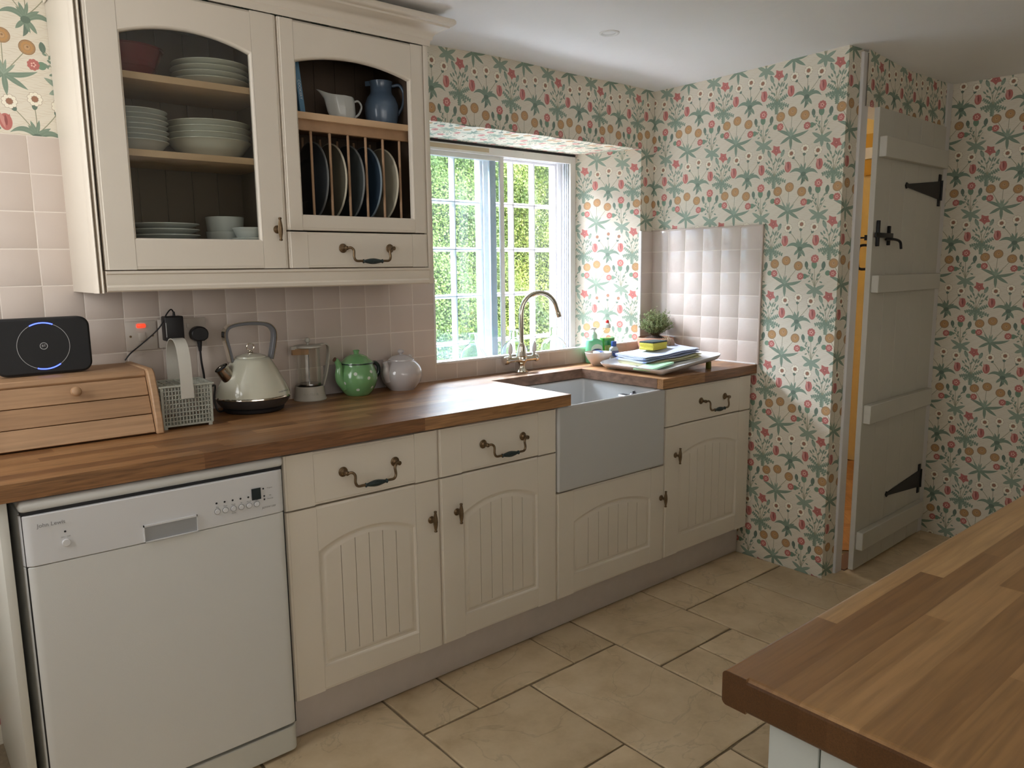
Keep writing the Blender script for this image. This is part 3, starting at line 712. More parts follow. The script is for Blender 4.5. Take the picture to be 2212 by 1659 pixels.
def tknob_mesh():
    b = MB(); b.lathe([(0, 0), (.011, 0), (.0118, .002), (.009, .004), (.0055, .006), (.0045, .012), (.0065, .018), (.005, .022), (0, .022)], 18, axis='-y')
    ks = [(-.034, .002), (-.033, .0045), (-.030, .0052), (-.028, .0036), (-.025, .0042), (-.012, .0066), (0, .0074), (.012, .0066), (.025, .0042), (.028, .0036), (.030, .0052), (.033, .0045), (.034, .002)]
    n = 16; v = []
    for z, r in ks:
        for i in range(n):
            fl2 = r*(1-.12*(i % 2)) if abs(z) < .026 else r
            v.append((fl2*math.cos(2*PI*i/n), -.025+fl2*math.sin(2*PI*i/n), z))
    f = [(k*n+i, k*n+(i+1) % n, (k+1)*n+(i+1) % n, (k+1)*n+i) for k in range(len(ks)-1) for i in range(n)]+[tuple(range(n)), tuple(range((len(ks)-1)*n+n-1, (len(ks)-1)*n-1, -1))]
    b.add(v, f); return b.mesh('knob', bronze, smooth=50)
BAIL = bail_mesh(); KNOB = tknob_mesh()
def bail(parent, x, z): link('handle', BAIL, parent, (x, 0, z))
def knob(parent, x, z): link('knob', KNOB, parent, (x, 0, z))
DF = -.595; ZB, ZD, ZTOP = .142, .689, .845
# --- base units
def base_unit(name, label, x0, wd, drawer=True, kx=None, top=ZD, stile=.088, toprail=.088, rise=.040, handlex=None, carc_top=.850, grooves=6):
    r = thing(name, label, 'cabinet', (x0, DF, 0), group='base units under the worktop')
    c = MB(); t = .018; y0 = .0205; y1 = -DF-.003
    c.box(.0005, t, y0, y1, ZB, carc_top); c.box(wd-t, wd-.0005, y0, y1, ZB, carc_top); c.box(t, wd-t, y0, y1, ZB, ZB+t); c.box(t, wd-t, y1-.008, y1, ZB+t, carc_top)
    if drawer: c.box(t, wd-t, y0, y0+.09, carc_top-t, carc_top)
    c.obj('carcass', cream_in, r)
    d = door_leaf(wd-.003, top-ZB-.001, stile=stile, toprail=toprail, rise=rise, grooves=grooves).obj('door', cream, r, (.0015, 0, ZB)); knob(d, *kx)
    if drawer:
        w2 = drawer_leaf(wd-.003, ZTOP-ZD-.004).obj('drawer', cream, r, (.0015, 0, ZD+.004)); bail(w2, handlex, .080)
    return r
base_unit('base_cabinet', 'cream base cabinet with drawer beside the white dishwasher', -1.0, .5, kx=(.464, .424), handlex=.2575)
base_unit('base_cabinet', 'cream base cabinet with drawer directly left of the sink', -.5, .5, kx=(.062, .428), handlex=.2565)
base_unit('sink_base_cabinet', 'low cream cabinet door under the white sink', 0, .6, drawer=False, kx=(.578, .262), top=.537, carc_top=.534, stile=.083, toprail=.080, rise=.038, grooves=7)
base_unit('base_cabinet', 'cream base cabinet with drawer right of the sink against the papered wall', .6, .6, kx=(.066, .425), handlex=.313, stile=.090, grooves=7)
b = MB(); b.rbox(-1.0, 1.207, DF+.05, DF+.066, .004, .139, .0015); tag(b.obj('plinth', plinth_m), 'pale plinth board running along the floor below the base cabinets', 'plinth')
b = MB(); b.rbox(-1.634, -1.616, -.597, -.004, .004, .850, .001); tag(b.obj('end_panel', P('end_panel_laminate', (.60, .585, .53), .4)), 'cream end panel standing left of the dishwasher', 'panel')
# --- sink
def sink():
    r = thing('belfast_sink', 'white fireclay butler sink set into the gap in the wooden worktop', 'sink', (.0, -.602, 0))
    x0, x1, y0, y1, z0, z1 = .0022, .588, 0, .458, .541, .8505
    bm = bmesh.new(); bmesh.ops.create_cube(bm, size=1)
    for v in bm.verts: v.co = ((x0+x1)/2+v.co.x*(x1-x0), (y0+y1)/2+v.co.y*(y1-y0), (z0+z1)/2+v.co.z*(z1-z0))
    topf = [f for f in bm.faces if f.normal.z > .9][0]
    res = bmesh.ops.inset_region(bm, faces=[topf], thickness=.024)
    ext = bmesh.ops.extrude_face_region(bm, geom=[topf]); vs = [g for g in ext['geom'] if isinstance(g, bmesh.types.BMVert)]
    bmesh.ops.delete(bm, geom=[topf], context='FACES')
    for v in vs: v.co.z = z0+.04; v.co.x = (x0+x1)/2+(v.co.x-(x0+x1)/2)*.97; v.co.y = (y0+y1)/2+(v.co.y-(y0+y1)/2)*.96
    b = MB(); b.bm(bm); o = b.obj('basin', ceramic_sink, r, smooth=60)
    bv = o.modifiers.new('bevel', 'BEVEL'); bv.width = .011; bv.segments = 4; bv.limit_method = 'ANGLE'; bv.angle_limit = math.radians(40)
    # weir overflow on the right inner wall, near the front
    b = MB(); b.rbox(.530, .562, .075, .205, .758, .812, .008, 3); b.obj('weir', ceramic_sink, r)
    b = MB(); b.box(.536, .556, .085, .195, .8125, .8132); b.obj('weir_slot', black_m, r)
    b = MB(); b.lathe([(0, 0), (.016, 0), (.018, .004), (.013, .010), (.006, .012), (.004, .018), (0, .018)], 16, (.546, .13, .8135)); b.tube(bez([(.546, .13, .829), (.538, .115, .834), (.528, .105, .822), (.525, .100, .79)], 6), .0018, 6)
    b.obj('plug', P('rubber_plug', (.03, .025, .03), .5), r)
    b = MB(); b.lathe([(0, 0), (.007, 0), (.007, .006), (.004, .009), (0, .009)], 12, (.558, .045, .80), axis='x'); b.obj('chain_stay', chrome_d, r)
    b = MB(); b.lathe([(0, 0), (.036, 0), (.04, .002), (.034, .004), (.012, .003), (0, .001)], 24, (.29, .23, .582)); b.obj('waste', chrome, r)
sink()
# --- worktop: solid staves, each its own piece
oak = wood('oak_worktop', [(0, (.095, .038, .015)), (.3, (.20, .088, .032)), (.55, (.30, .148, .058)), (.8, (.40, .215, .095)), (1, (.50, .30, .15))], rough=.34, grain=.42, rnd=.55)
oak_dk = P('worn_wet_wood', (.17, .095, .060), .6, noise=.45, nscale=26, stretch=(1, 1, 2), bump=.6, bscale=60)
def staves(root, x0, x1, y0, y1, z0, z1, sw, lens, mat, rg, rows=None):
    n = max(1, round((y1-y0)/sw)); sw = (y1-y0)/n
    for i in range(n):
        x = x0-rg.uniform(0, lens[0]*.8); ya = y0+sw*i
        while x < x1:
            e = x+rg.uniform(*lens)
            a, c = max(x, x0), min(e, x1)
            if c-a > .01:
                if x1-c < .06: c = x1; e = x1
                b = MB(); b.box(0, c-a, 0, sw, 0, z1-z0); link('stave', b.mesh('stave', mat, smooth=0), root, (a-root.location.x, ya-root.location.y, z0-root.location.z))
            x = e
wt = thing('worktop', 'long oiled wooden worktop notched around the white sink', 'worktop', (-1.7, -.61, WT-.04))
rg = random.Random(5)
WF = -.61; CB = -.160
sw_ = .045
staves(wt, -1.70, .056, WF, CB, WT-.04, WT, sw_, (.25, .75), oak, rg)
staves(wt, .562, XR-.001, WF, CB, WT-.04, WT, sw_, (.25, .62), oak, rg)
staves(wt, -1.70, XR-.001, CB, -.0045, WT-.04, WT, sw_, (.3, .9), oak, rg)
# dark, water-worn cut faces inside the notch
b = MB(); b.box(.056, .562, CB-.0015, CB, WT-.0395, WT-.0012); b.box(.5605, .562, WF+.03, CB, WT-.0395, WT-.0012); b.box(.056, .0575, WF+.03, CB, WT-.0395, WT-.0012)
b.v = [(x+1.7, y+.61, z-(WT-.04)) for x, y, z in b.v]; b.obj('worn_edge', oak_dk, wt)

# --- dishwasher
dw = thing('dishwasher', 'white freestanding dishwasher under the worktop with button row and black display', 'dishwasher', (-1.598, -.605, 0))
W_ = .598
b = MB(); b.rbox(0, W_-.001, .03, .56, .085, .818, .004); b.box(.03, W_-.03, .05, .5, .006, .085); b.obj('body', white_app, dw)
b = MB(); b.rbox(0, W_-.001, .0, .58, .822, .848, .010, 3); b.obj('top_panel', white_app, dw)
b = MB(); b.box(.004, W_-.005, .006, .03, .09, .825); b.obj('door_seal', black_m, dw)
def wrap(z0, z1, yb=.03, r=.022, bulge=.004, d0=0.0):
    """front panel with rounded vertical edges and a slightly bowed face"""
    pts = [(0, yb)]+[(r-r*math.cos(a), r-r*math.sin(a)+d0) for a in [PI/2*i/6 for i in range(7)]]
    pts += [(x, d0-bulge*math.sin(PI*(x-r)/(W_-2*r-.001))) for x in [r+(W_-2*r)*i/12 for i in range(1, 12)]]
    pts += [(W_-.001-r+r*math.sin(a), r-r*math.cos(a)+d0) for a in [PI/2*i/6 for i in range(7)]]+[(W_-.001, yb)]
    return MB().prism(pts, z0, z1, 'z')
wrap(.091, .6985).obj('door_panel', white_app, dw, bevel=.002)
ctl = wrap(.700, .815, d0=-.0015).obj('control_panel', white_app2, dw, bevel=.002)
wrap(.008, .080, d0=.004).obj('kick_panel', P('kick_white', (.60, .60, .55), .4), dw, bevel=.003)
yf = -.0055
b = MB(); b.add([(.240, yf-.0006, .694+.003), (.368, yf-.0006, .697), (.368, yf-.0006, .742), (.240, yf-.0006, .742), (.244, yf+.018, .705), (.364, yf+.018, .705), (.364, yf+.003, .738), (.244, yf+.003, .738)],
   [(0,1,5,4),(1,2,6,5),(2,3,7,6),(3,0,4,7),(4,5,6,7)])
# the grip recess is shown as a shallow framed dish standing just proud of the panel
b = MB(); z0, z1, xa, xb = .701, .743, .242, .366
for bx in [(xa, xb, z1-.004, z1), (xa, xb, z0, z0+.002), (xa, xa+.002, z0, z1), (xb-.002, xb, z0, z1)]: b.box(bx[0], bx[1], yf-.0045, yf+.001, bx[2], bx[3])
b.obj('grip_frame', white_app2, ctl)
b = MB(); b.add([(xa+.002, yf-.0035, z1-.004), (xb-.002, yf-.0035, z1-.004), (xb-.002, yf-.0002, z0+.002), (xa+.002, yf-.0002, z0+.002)], [(0, 1, 2, 3)]); b.obj('grip_recess', P('grey_plastic', (.33, .34, .35), .4), ctl, smooth=0)
for i in range(6):
    x = .416+.0202*i; b = MB(); b.lathe([(0, 0), (.0064, 0), (.0064, .002), (.0055, .003), (0, .003)], 18, (x, yf+.0005, .739-.0004*i), axis='-y'); b.obj('button', white_app2, ctl)
    b = MB(); b.lathe([(.0066, .0), (.0078, .0), (.0078, .0006), (.0066, .0006)], 18, (x, yf+.0004, .739-.0004*i), axis='-y'); b.obj('button_ring', P('print_grey', (.25, .25, .25), .5) if 'print_grey' not in MATS else MATS['print_grey'], ctl)
    if i < 5: b = MB(); b.lathe([(0, 0), (.0026, 0), (.0022, .0008), (0, .0008)], 12, (x-.001, yf, .7605-.0002*i), axis='-y'); b.obj('indicator', black_m, ctl)
for x, z in ((.536, .7745), (.5375, .7545), (.5375, .7455), (.083, .7665)):
    b = MB(); b.lathe([(0, 0), (.0024, 0), (.002, .0008), (0, .0008)], 12, (x, -.0055 if x > .1 else -.0035, z), axis='-y'); b.obj('indicator', black_m, ctl)
b = MB(); b.lathe([(0, 0), (.009, 0), (.009, .003), (.0075, .0045), (0, .0045)], 20, (.083, -.0035, .741), axis='-y'); b.obj('power_button', white_app2, ctl)
b = MB(); b.box(.505, .529, yf-.0006, yf+.001, .749, .779); b.obj('display', P('display_black', (.015, .02, .02), .15), ctl)
pg = MATS['print_grey']
text('lettering', 'John Lewis', .0125, pg, ctl, (.058, -.0058, .7905), FRONT)
text('lettering', 'ON / OFF', .0045, pg, ctl, (.083, -.0050, .7545), FRONT)
for i, s in enumerate(['Pre', 'Rinse', 'Quick', '50', 'Eco 65', 'Start']): text('lettering', s, .0042, pg, ctl, (.416+.0202*i, -.0064, .7505-.0004*i), FRONT)
text('lettering', 'Reset', .0045, pg, ctl, (.456, -.0064, .7275), FRONT)
for s, z in (('Program', .7745), ('Salt', .7545), ('Rinse aid', .7455)): text('lettering', s, .0042, pg, ctl, (.553, -.0058, z), FRONT)
text('lettering', 'JLDWW 1205', .0062, pg, ctl, (.548, -.0058, .7235), FRONT, shear=.3)

# --- wall units
WF_ = -.301; WX = -1.319; WB, WH = 1.339, .716
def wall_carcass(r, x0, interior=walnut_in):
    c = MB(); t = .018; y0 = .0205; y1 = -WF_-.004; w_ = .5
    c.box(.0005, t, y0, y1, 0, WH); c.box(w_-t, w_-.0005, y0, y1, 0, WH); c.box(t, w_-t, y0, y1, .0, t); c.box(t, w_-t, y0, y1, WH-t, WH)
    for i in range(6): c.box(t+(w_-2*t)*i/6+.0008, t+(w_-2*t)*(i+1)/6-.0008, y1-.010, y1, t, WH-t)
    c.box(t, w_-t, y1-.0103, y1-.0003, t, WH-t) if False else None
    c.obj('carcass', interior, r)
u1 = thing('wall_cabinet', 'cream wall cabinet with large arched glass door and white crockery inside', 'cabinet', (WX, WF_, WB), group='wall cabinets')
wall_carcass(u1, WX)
for z in (.512-.018+.012, .318-.006): pass
for z in (1.850, 1.655):
    b = MB(); b.rbox(.0185, .4815, .024, .285, z-WB-.018, z-WB, .001); b.obj('shelf', beech, u1)
cab_glass = pane('cabinet_glass', (.92, .93, .91), wav=.03)
d1 = door_leaf(.497, WH-.003, stile=.0755, rail=.078, toprail=.080, rise=.032, glass=True).obj('door', cream, u1, (.0015, 0, .0015)); knob(d1, .466, .113)
b = MB(); b.box(.07, .427, .0125, .0155, .07, .645); b.obj('glass', cab_glass, d1, smooth=0)
u2 = thing('plate_rack_cabinet', 'cream wall cabinet with plate rack in an arched opening and a drawer below', 'cabinet', (WX+.5, WF_, WB), group='wall cabinets')
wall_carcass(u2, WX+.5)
dr = drawer_leaf(.497, .108, stile=.062).obj('drawer', cream, u2, (.0015, 0, .0015)); bail(dr, .262, .060)
d2 = door_leaf(.497, WH-.116, stile=.048, rail=.042, toprail=.080, rise=.030, glass=True).obj('door', cream, u2, (.0015, 0, .114))
b = MB(); b.rbox(.0185, .4815, .0205, .285, 1.783-WB, 1.803-WB, .001); b.obj('shelf', beech, u2)
b = MB(); b.rbox(.0185, .4815, .034, .052, 1.752-WB, 1.784-WB, .002); b.obj('rack_rail', P('rack_rail_wood', (.38, .23, .13), .5, noise=.1), u2)
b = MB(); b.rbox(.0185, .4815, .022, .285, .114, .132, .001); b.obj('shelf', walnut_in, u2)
dowm = MB().lathe([(.0042, 0), (.0042, 1.758-1.465)], 10).mesh('dowel', P('dowel_wood', (.40, .25, .15), .5))
for i in range(7): link('dowel', dowm, u2, (.110+.0628*(i-1), .043, 1.465-WB+.006))
for i in range(7): link('dowel', dowm, u2, (.110+.0628*(i-1), .235, 1.465-WB+.006))
# end panels with rounded corner posts, cornice and light pelmet
b = MB(); b.rbox(-1.343, -1.3195, -.268, -.003, 1.281, 2.10, .001)
for x in (-1.338, -1.327): b.prism([(x+.0055*math.cos(a), -.275-.026*math.sin(a)) for a in [PI*i/8 for i in range(9)]]+[(x-.0055, -.268), (x+.0055, -.268)], 1.281, 2.06, 'z')
tag(b.obj('end_panel', cream), 'cream side panel closing the left end of the wall cabinets', 'panel', 'wall cabinet end panels')
b = MB(); b.rbox(-.3185, -.299, -.300, -.003, 1.283, 2.06, .002); tag(b.obj('end_panel', cream), 'cream side panel at the right end of the plate rack cabinet by the window', 'panel', 'wall cabinet end panels')
def sweep_profile(b, prof, path, closed_ends=True):
    """prof: (outward, z) points, path: corner points (x,y) walked with the outside on the right hand"""
    rings = []; n = len(path)
    for i, p in enumerate(path):
        p = Vector(p)
        d0 = (Vector(path[i])-Vector(path[i-1])).normalized() if i > 0 else None
        d1_ = (Vector(path[i+1])-Vector(path[i])).normalized() if i < n-1 else None
        a = d0 or d1_; c = d1_ or d0
        na = Vector((a.y, -a.x)); nc = Vector((c.y, -c.x)); m = (na+nc); m = m/(m.length**2)*2
        rings.append([(p.x+m.x*o, p.y+m.y*o, z) for o, z in prof])
    k = len(prof); v = [q2 for r in rings for q2 in r]; f = []
    for i in range(n-1):
        for j in range(k): f.append((i*k+j, i*k+(j+1) % k, (i+1)*k+(j+1) % k, (i+1)*k+j))
    f += [tuple(range(k)), tuple((n-1)*k+j for j in range(k-1, -1, -1))]
    b.add(v, f)
prof = [(0, 2.056), (.002, 2.056), (.004, 2.072), (.009, 2.076), (.010, 2.084), (.016, 2.092), (.028, 2.101), (.044, 2.108), (.050, 2.109), (.052, 2.114), (.060, 2.116), (.066, 2.122), (.066, 2.130), (.062, 2.136), (.0, 2.136)]
b = MB(); sweep_profile(b, prof, [(-1.345, -.003), (-1.345, -.303), (-.297, -.303), (-.297, -.003)])
tag(b.obj('cornice', cream), 'moulded cream cornice running along the top of the wall cabinets', 'cornice')
prof = [(-.018, 1.2835), (.000, 1.2835), (.004, 1.287), (.005, 1.296), (.001, 1.301), (.003, 1.309), (.003, 1.328), (.007, 1.331), (.007, 1.3375), (-.018, 1.3375)]
b = MB(); sweep_profile(b, prof, [(-1.3185, -.298), (-.3000, -.298), (-.2965, -.2975), (-.2965, -.01)] if False else [(-1.3185, -.3008), (-.3195, -.3008)])
tag(b.obj('pelmet', cream), 'cream light pelmet under the wall cabinets', 'pelmet')

# --- island
isl_w = wood('island_beech', [(0, (.17, .080, .027)), (.35, (.27, .145, .055)), (.6, (.36, .205, .085)), (.85, (.44, .27, .12)), (1, (.50, .33, .165))], rough=.30, grain=.22, rnd=.72, gscale=6)
end_w = wood('island_end_grain_shaded', [(0, (.075, .030, .008)), (.5, (.105, .045, .014)), (1, (.14, .065, .022))], rough=.4, grain=.3, rnd=.6, gscale=30)
IX, IY, IZ = -1.135, -2.056, .908
iw = thing('island_worktop', 'thick butcher-block island top with rounded corner in the foreground', 'worktop', (IX, IY, IZ-.040))
rg = random.Random(21); sw2 = .0295; th = .040
def stave_i(x0, x1, y0, y1, first=False, corner=False):
    b = MB()
    if first:   # rounded long front arris and corner
        r = .007; pts = [(y0, 0), (y1-r, 0)]+[(y1-r+r*math.sin(a), r-r*math.cos(a)) for a in [PI/2*i/4 for i in range(1, 5)]]+[(y1-r+r*math.cos(a), th-r+r*math.sin(a)) for a in [PI/2*i/4 for i in range(5)]]+[(y0, th)]
        b.prism(pts, x0, x1, 'x')
    else: b.box(x0, x1, y0, y1, 0, th)
    if x0 < .001:   # sawn end grain drinks the oil; shade on this edge is painted in too
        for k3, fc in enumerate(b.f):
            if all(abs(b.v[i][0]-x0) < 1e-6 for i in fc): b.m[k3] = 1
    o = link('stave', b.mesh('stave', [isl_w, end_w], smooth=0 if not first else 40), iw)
    if corner or x0 < .001:
        # ease the end-grain arrises of pieces at the visible end
        bv = o.modifiers.new('bevel', 'BEVEL'); bv.width = .006; bv.segments = 3; bv.limit_method = 'WEIGHT'
        me = o.data; at = me.attributes.new('bevel_weight_edge', 'FLOAT', 'EDGE')
        for e in me.edges:
            p, q2 = me.vertices[e.vertices[0]].co, me.vertices[e.vertices[1]].co
            if p.x < x0+1e-5 and q2.x < x0+1e-5 and ((abs(p.z-q2.z) < 1e-5 and (p.z < 1e-4 or p.z > th-1e-4)) or (first and abs(p.y-y1) < .0001 and abs(q2.y-y1) < .0001)): at.data[e.index].value = 1
    return o
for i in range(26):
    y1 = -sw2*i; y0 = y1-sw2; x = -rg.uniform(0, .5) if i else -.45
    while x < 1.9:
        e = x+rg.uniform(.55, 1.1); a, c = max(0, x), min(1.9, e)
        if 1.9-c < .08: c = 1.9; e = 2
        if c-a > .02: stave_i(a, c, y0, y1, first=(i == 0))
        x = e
ib = thing('island_cabinet', 'white tongue-and-groove boarded island base under the butcher-block top', 'cabinet', (IX+.02, IY-.045, 0))
boardw = P('painted_board_white', (.52, .55, .52), .45, noise=.02)
for i in range(8):
    b = MB(); b.rbox(0, .016, -.057*(i+1)+.0012, -.057*i-.0012, .004, IZ-.0415, .0012); b.obj('board', boardw, ib)
b = MB(); b.box(.009, 1.80, -.70, -.004, .004, IZ-.0415); b.obj('body', P('island_body_white', (.45, .47, .44), .5), ib)
# ================================================================ THINGS ON THE WORKTOP
ORD = ['topmost', 'second', 'third', 'fourth', 'fifth', 'sixth', 'seventh', 'eighth']
def spot(n, tot): return 'topmost' if n == tot-1 else ('bottom' if n == 0 else ORD[tot-1-n]+' from the top')
# --- bread bin
bb = thing('bread_bin', 'pale wooden roll-top bread bin with round knob under the black router', 'bread bin', (-1.632, -.012, WT))
bbw = wood('bread_bin_beech', [(0, (.30, .17, .085)), (.5, (.38, .225, .12)), (1, (.45, .28, .155))], rough=.5, grain=.18, gscale=5)
sideprof = [(0, 0), (-.288, 0), (-.284, .035), (-.262, .110), (-.243, .155), (-.236, .168), (-.222, .176), (0, .176)]
for x in (0, .405): MB().prism(sideprof, x, x+.020, 'x').obj('side_panel', bbw, bb, bevel=.004)
MB().prism([(0, .160), (-.205, .160), (-.216, .150), (-.222, .158), (-.218, .170), (-.206, .1735), (0, .1735)], .020, .405, 'x').obj('top_board', bbw, bb, bevel=.002)
pA, pB = Vector((-.279, .006)), Vector((-.222, .154)); dv = pB-pA; nv = Vector((-dv.y, dv.x)).normalized()*.010
for i in range(3):
    a = pA+dv*(i/3)+dv.normalized()*(.0008 if i else 0); c = pA+dv*((i+1)/3)-dv.normalized()*.0012
    o = MB().prism([(a.x, a.y), (c.x, c.y), (c.x-nv.x, c.y-nv.y), (a.x-nv.x, a.y-nv.y)], .0215, .4035, 'x').obj('slat', bbw, bb, bevel=.0012)
MB().box(.020, .405, -.255, -.004, .0, .006).obj('base_board', bbw, bb)
MB().box(.020, .405, -.010, -.002, .006, .160).obj('back_board', bbw, bb)
b = MB(); b.lathe([(0, 0), (.006, 0), (.006, .006), (.011, .010), (.0135, .017), (.011, .024), (.006, .0275), (0, .028)], 20, axis='-y'); b.obj('knob', bbw, bb, (.226, -.236, .130), rot=(-.35, 0, 0))
# --- router
rt_ = thing('router', 'black rounded internet hub with glowing blue ring arcs on the bread bin', 'router', (-1.454, -.150, WT+.1765), rz=.03)
blk = P('router_black', (.012, .0125, .014), .55, bump=.2, bscale=900)
def rrect(w_, h_, r, n=8):
    out = []
    for cx, cz, a0 in ((w_/2-r, r, -PI/2), (w_/2-r, h_-r, 0), (-w_/2+r, h_-r, PI/2), (-w_/2+r, r, PI)):
        out += [(cx+r*math.cos(a0+PI/2*i/n), cz+r*math.sin(a0+PI/2*i/n)) for i in range(n+1)]
    return out
MB().prism(rrect(.226, .149, .026), -.016, .022, 'y').obj('body', blk, rt_, bevel=.006)
b = MB(); b.lathe([(.0602, 0), (.0613, 0), (.0613, .0006), (.0602, .0006)], 64, (0, -.0162, .075), axis='-y'); b.obj('ring', P('ring_silver', (.45, .45, .45), .4), rt_)
blue = P('led_blue', (.02, .03, .3), .4, emit=(.06, .10, 1.0), estr=5)
for a0, a1 in ((66, 118), (-108, -55)):
    pts = [(math.radians(a0+(a1-a0)*i/16)) for i in range(17)]; v = []
    for a in pts: v += [(.0595*math.cos(a), -.0172, .075+.0595*math.sin(a)), (.0625*math.cos(a), -.0172, .075+.0625*math.sin(a))]
    MB().add(v, [(2*i, 2*i+1, 2*i+3, 2*i+2) for i in range(16)]).obj('light_arc', blue, rt_, smooth=0)
b = MB(); b.lathe([(.0078, 0), (.0092, 0), (.0092, .0006), (.0078, .0006)], 32, (0, -.0162, .075), axis='-y'); b.obj('badge_ring', MATS['ring_silver'], rt_)
text('lettering', 'BT', .0085, MATS['ring_silver'], rt_, (0, -.0166, .0752), FRONT)
# --- wall plates
wplate = P('socket_white_plastic', (.56, .50, .44), .3)
sw = thing('cooker_switch', 'square white switch plate with lit red neon on the tiled wall', 'switch', (-1.175, -.0095, 1.098))
b = MB(); b.rbox(-.044, .044, -.009, 0, .002, .090, .002); b.obj('plate', wplate, sw)
b = MB(); b.rbox(-.010, .010, -.0125, -.009, .030, .056, .001); b.obj('rocker', wplate, sw)
b = MB(); b.rbox(-.0125, .0125, -.0115, -.009, .070, .082, .003); b.obj('neon', P('neon_red', (.5, .02, .01), .3, emit=(1, .05, .02), estr=1.6), sw)
for x in (-.031, .031): b = MB(); b.lathe([(0, 0), (.0035, 0), (.0035, .0008), (0, .0008)], 12, (x, -.009, .045), axis='-y'); b.obj('screw', bronze, sw)
so = thing('double_socket', 'white double wall socket holding a black charger and a black plug', 'socket', (-1.055, -.0095, 1.102))
b = MB(); b.rbox(-.072, .072, -.009, 0, 0, .088, .002); b.obj('plate', wplate, so)
for x in (.012, -.045): b = MB(); b.rbox(x, x+.010, -.012, -.009, .058, .072, .001); b.obj('rocker', wplate, so)
rub = P('black_plastic', (.014, .013, .014), .45)
ad = thing('power_adapter', 'black rectangular power adapter plugged into the left side of the wall socket', 'adapter', (-1.088, -.0190, 1.125))
b = MB(); b.rbox(-.029, .026, -.040, 0, 0, .075, .004, 3); b.obj('body', rub, ad)
b = MB(); b.rbox(-.0265, -.0245, -.0405, -.038, .012, .056, .0005); b.obj('rating_label', P('label_grey', (.5, .5, .48), .5), ad, loc=(-.0008, 0, 0))
b = MB(); b.tube([(.005, -.018, .073), (.005, -.018, .088)], [.0045, .003], 10)
b.tube(bez([(.005, -.018, .086), (-.004, -.022, .095), (-.020, -.028, .080), (-.045, -.030, .040), (-.095, -.020, -.005), (-.122, .002, -.032), (-.138, .004, -.052)], 8), .0021, 8); b.obj('cable', rub, ad)
pl = thing('kettle_plug', 'black three-pin plug in the right side of the wall socket with hanging cable', 'plug', (-1.012, -.0190, 1.138))
b = MB(); pts = [(.026*math.cos(a)*(1.0 if abs(math.cos(a)) < .8 else 1.02), .024*math.sin(a)+.002) for a in [PI*i/12 for i in range(13)]]+[(-.024, -.012), (-.012, -.020), (.012, -.020), (.024, -.012)]
b.prism(pts, -.030, 0, 'y'); b.obj('body', rub, pl, bevel=.004)
b = MB(); b.tube([(0, -.016, -.015), (0, -.016, -.052)], [.0085, .0045], 12); b.tube(bez([(0, -.016, -.05), (.002, -.015, -.09), (.009, -.008, -.14), (.006, -.006, -.200), (.004, -.012, -.232), (-.006, -.030, -.2405)], 8), .0033, 8); b.obj('cable', rub, pl)
# --- cutlery basket
cb = thing('cutlery_basket', 'light grey plastic cutlery basket with arched handle beside the bread bin', 'basket', (-1.128, -.200, WT), rz=-.05)
gp = P('basket_grey_plastic', (.40, .41, .35), .45)
hx, hy, hz = .070, .068, .122
def lattice(b, P0, U_, V_, nu, nv_, t=.0011, d=.0016):
    """bars between corner P0 and P0+U+V"""
    P0, U_, V_ = Vector(P0), Vector(U_), Vector(V_); N_ = U_.cross(V_).normalized()*d/2; u = U_.normalized()*t; v = V_.normalized()*t
    def bar(a, c, s): b.add([(a-s-N_)[:], (c-s-N_)[:], (c+s-N_)[:], (a+s-N_)[:], (a-s+N_)[:], (c-s+N_)[:], (c+s+N_)[:], (a+s+N_)[:]], [(0,3,2,1),(4,5,6,7),(0,1,5,4),(1,2,6,5),(2,3,7,6),(3,0,4,7)])
    for i in range(nu+1): bar(P0+U_*i/nu, P0+U_*i/nu+V_, u*(1 if 0 < i < nu else 3))
    for j in range(nv_+1): bar(P0+V_*j/nv_, P0+V_*j/nv_+U_, v*(1 if 0 < j < nv_ else 2.4))
b = MB(); k = .94
for s in (-1, 1):
    lattice(b, (-hx*k, s*hy*k, .010), (2*hx*k, 0, 0), (0, s*hy*(1-k), hz-.010), 15, 9)
    lattice(b, (s*hx*k, -hy*k, .010), (0, 2*hy*k, 0), (s*hx*(1-k), 0, hz-.010), 14, 9)
b.obj('lattice', gp, cb, smooth=0)
b = MB(); b.box(-hx*k, hx*k, -hy*k, hy*k, .008, .010)
for x in (-1, 1):
    for y in (-1, 1): b.rbox(x*hx*k-.010*(x > 0), x*hx*k+.010*(x < 0), y*hy*k-.008*(y > 0), y*hy*k+.008*(y < 0), 0, .010, .001)
b.obj('base', gp, cb)
b = MB()
for x0, x1, y0, y1 in [(-hx-.004, hx+.004, -hy-.004, -hy+.002), (-hx-.004, hx+.004, hy-.002, hy+.004), (-hx-.004, -hx+.002, -hy, hy), (hx-.002, hx+.004, -hy, hy), (-.002, .002, -hy, hy)]: b.box(x0, x1, y0, y1, hz-.001, hz+.003)
for x in (-.045, -.022, .022, .045): b.box(x-.0012, x+.0012, -hy, hy, hz-.001, hz+.001)
for y in (-.03, .0, .03): b.box(-hx, hx, y-.0012, y+.0012, hz-.001, hz+.001)
b.obj('rim', gp, cb)
path = [(-hy-.006, .086), (-hy-.006, .135), (-hy-.002, .185), (-hy+.014, .228), (-.028, .248), (.010, .250), (.040, .238), (hy-.006, .210), (hy+.004, .170), (hy+.005, .11)]
pp = bez([(0, y, z) for y, z in path], 5); v = []; f = []
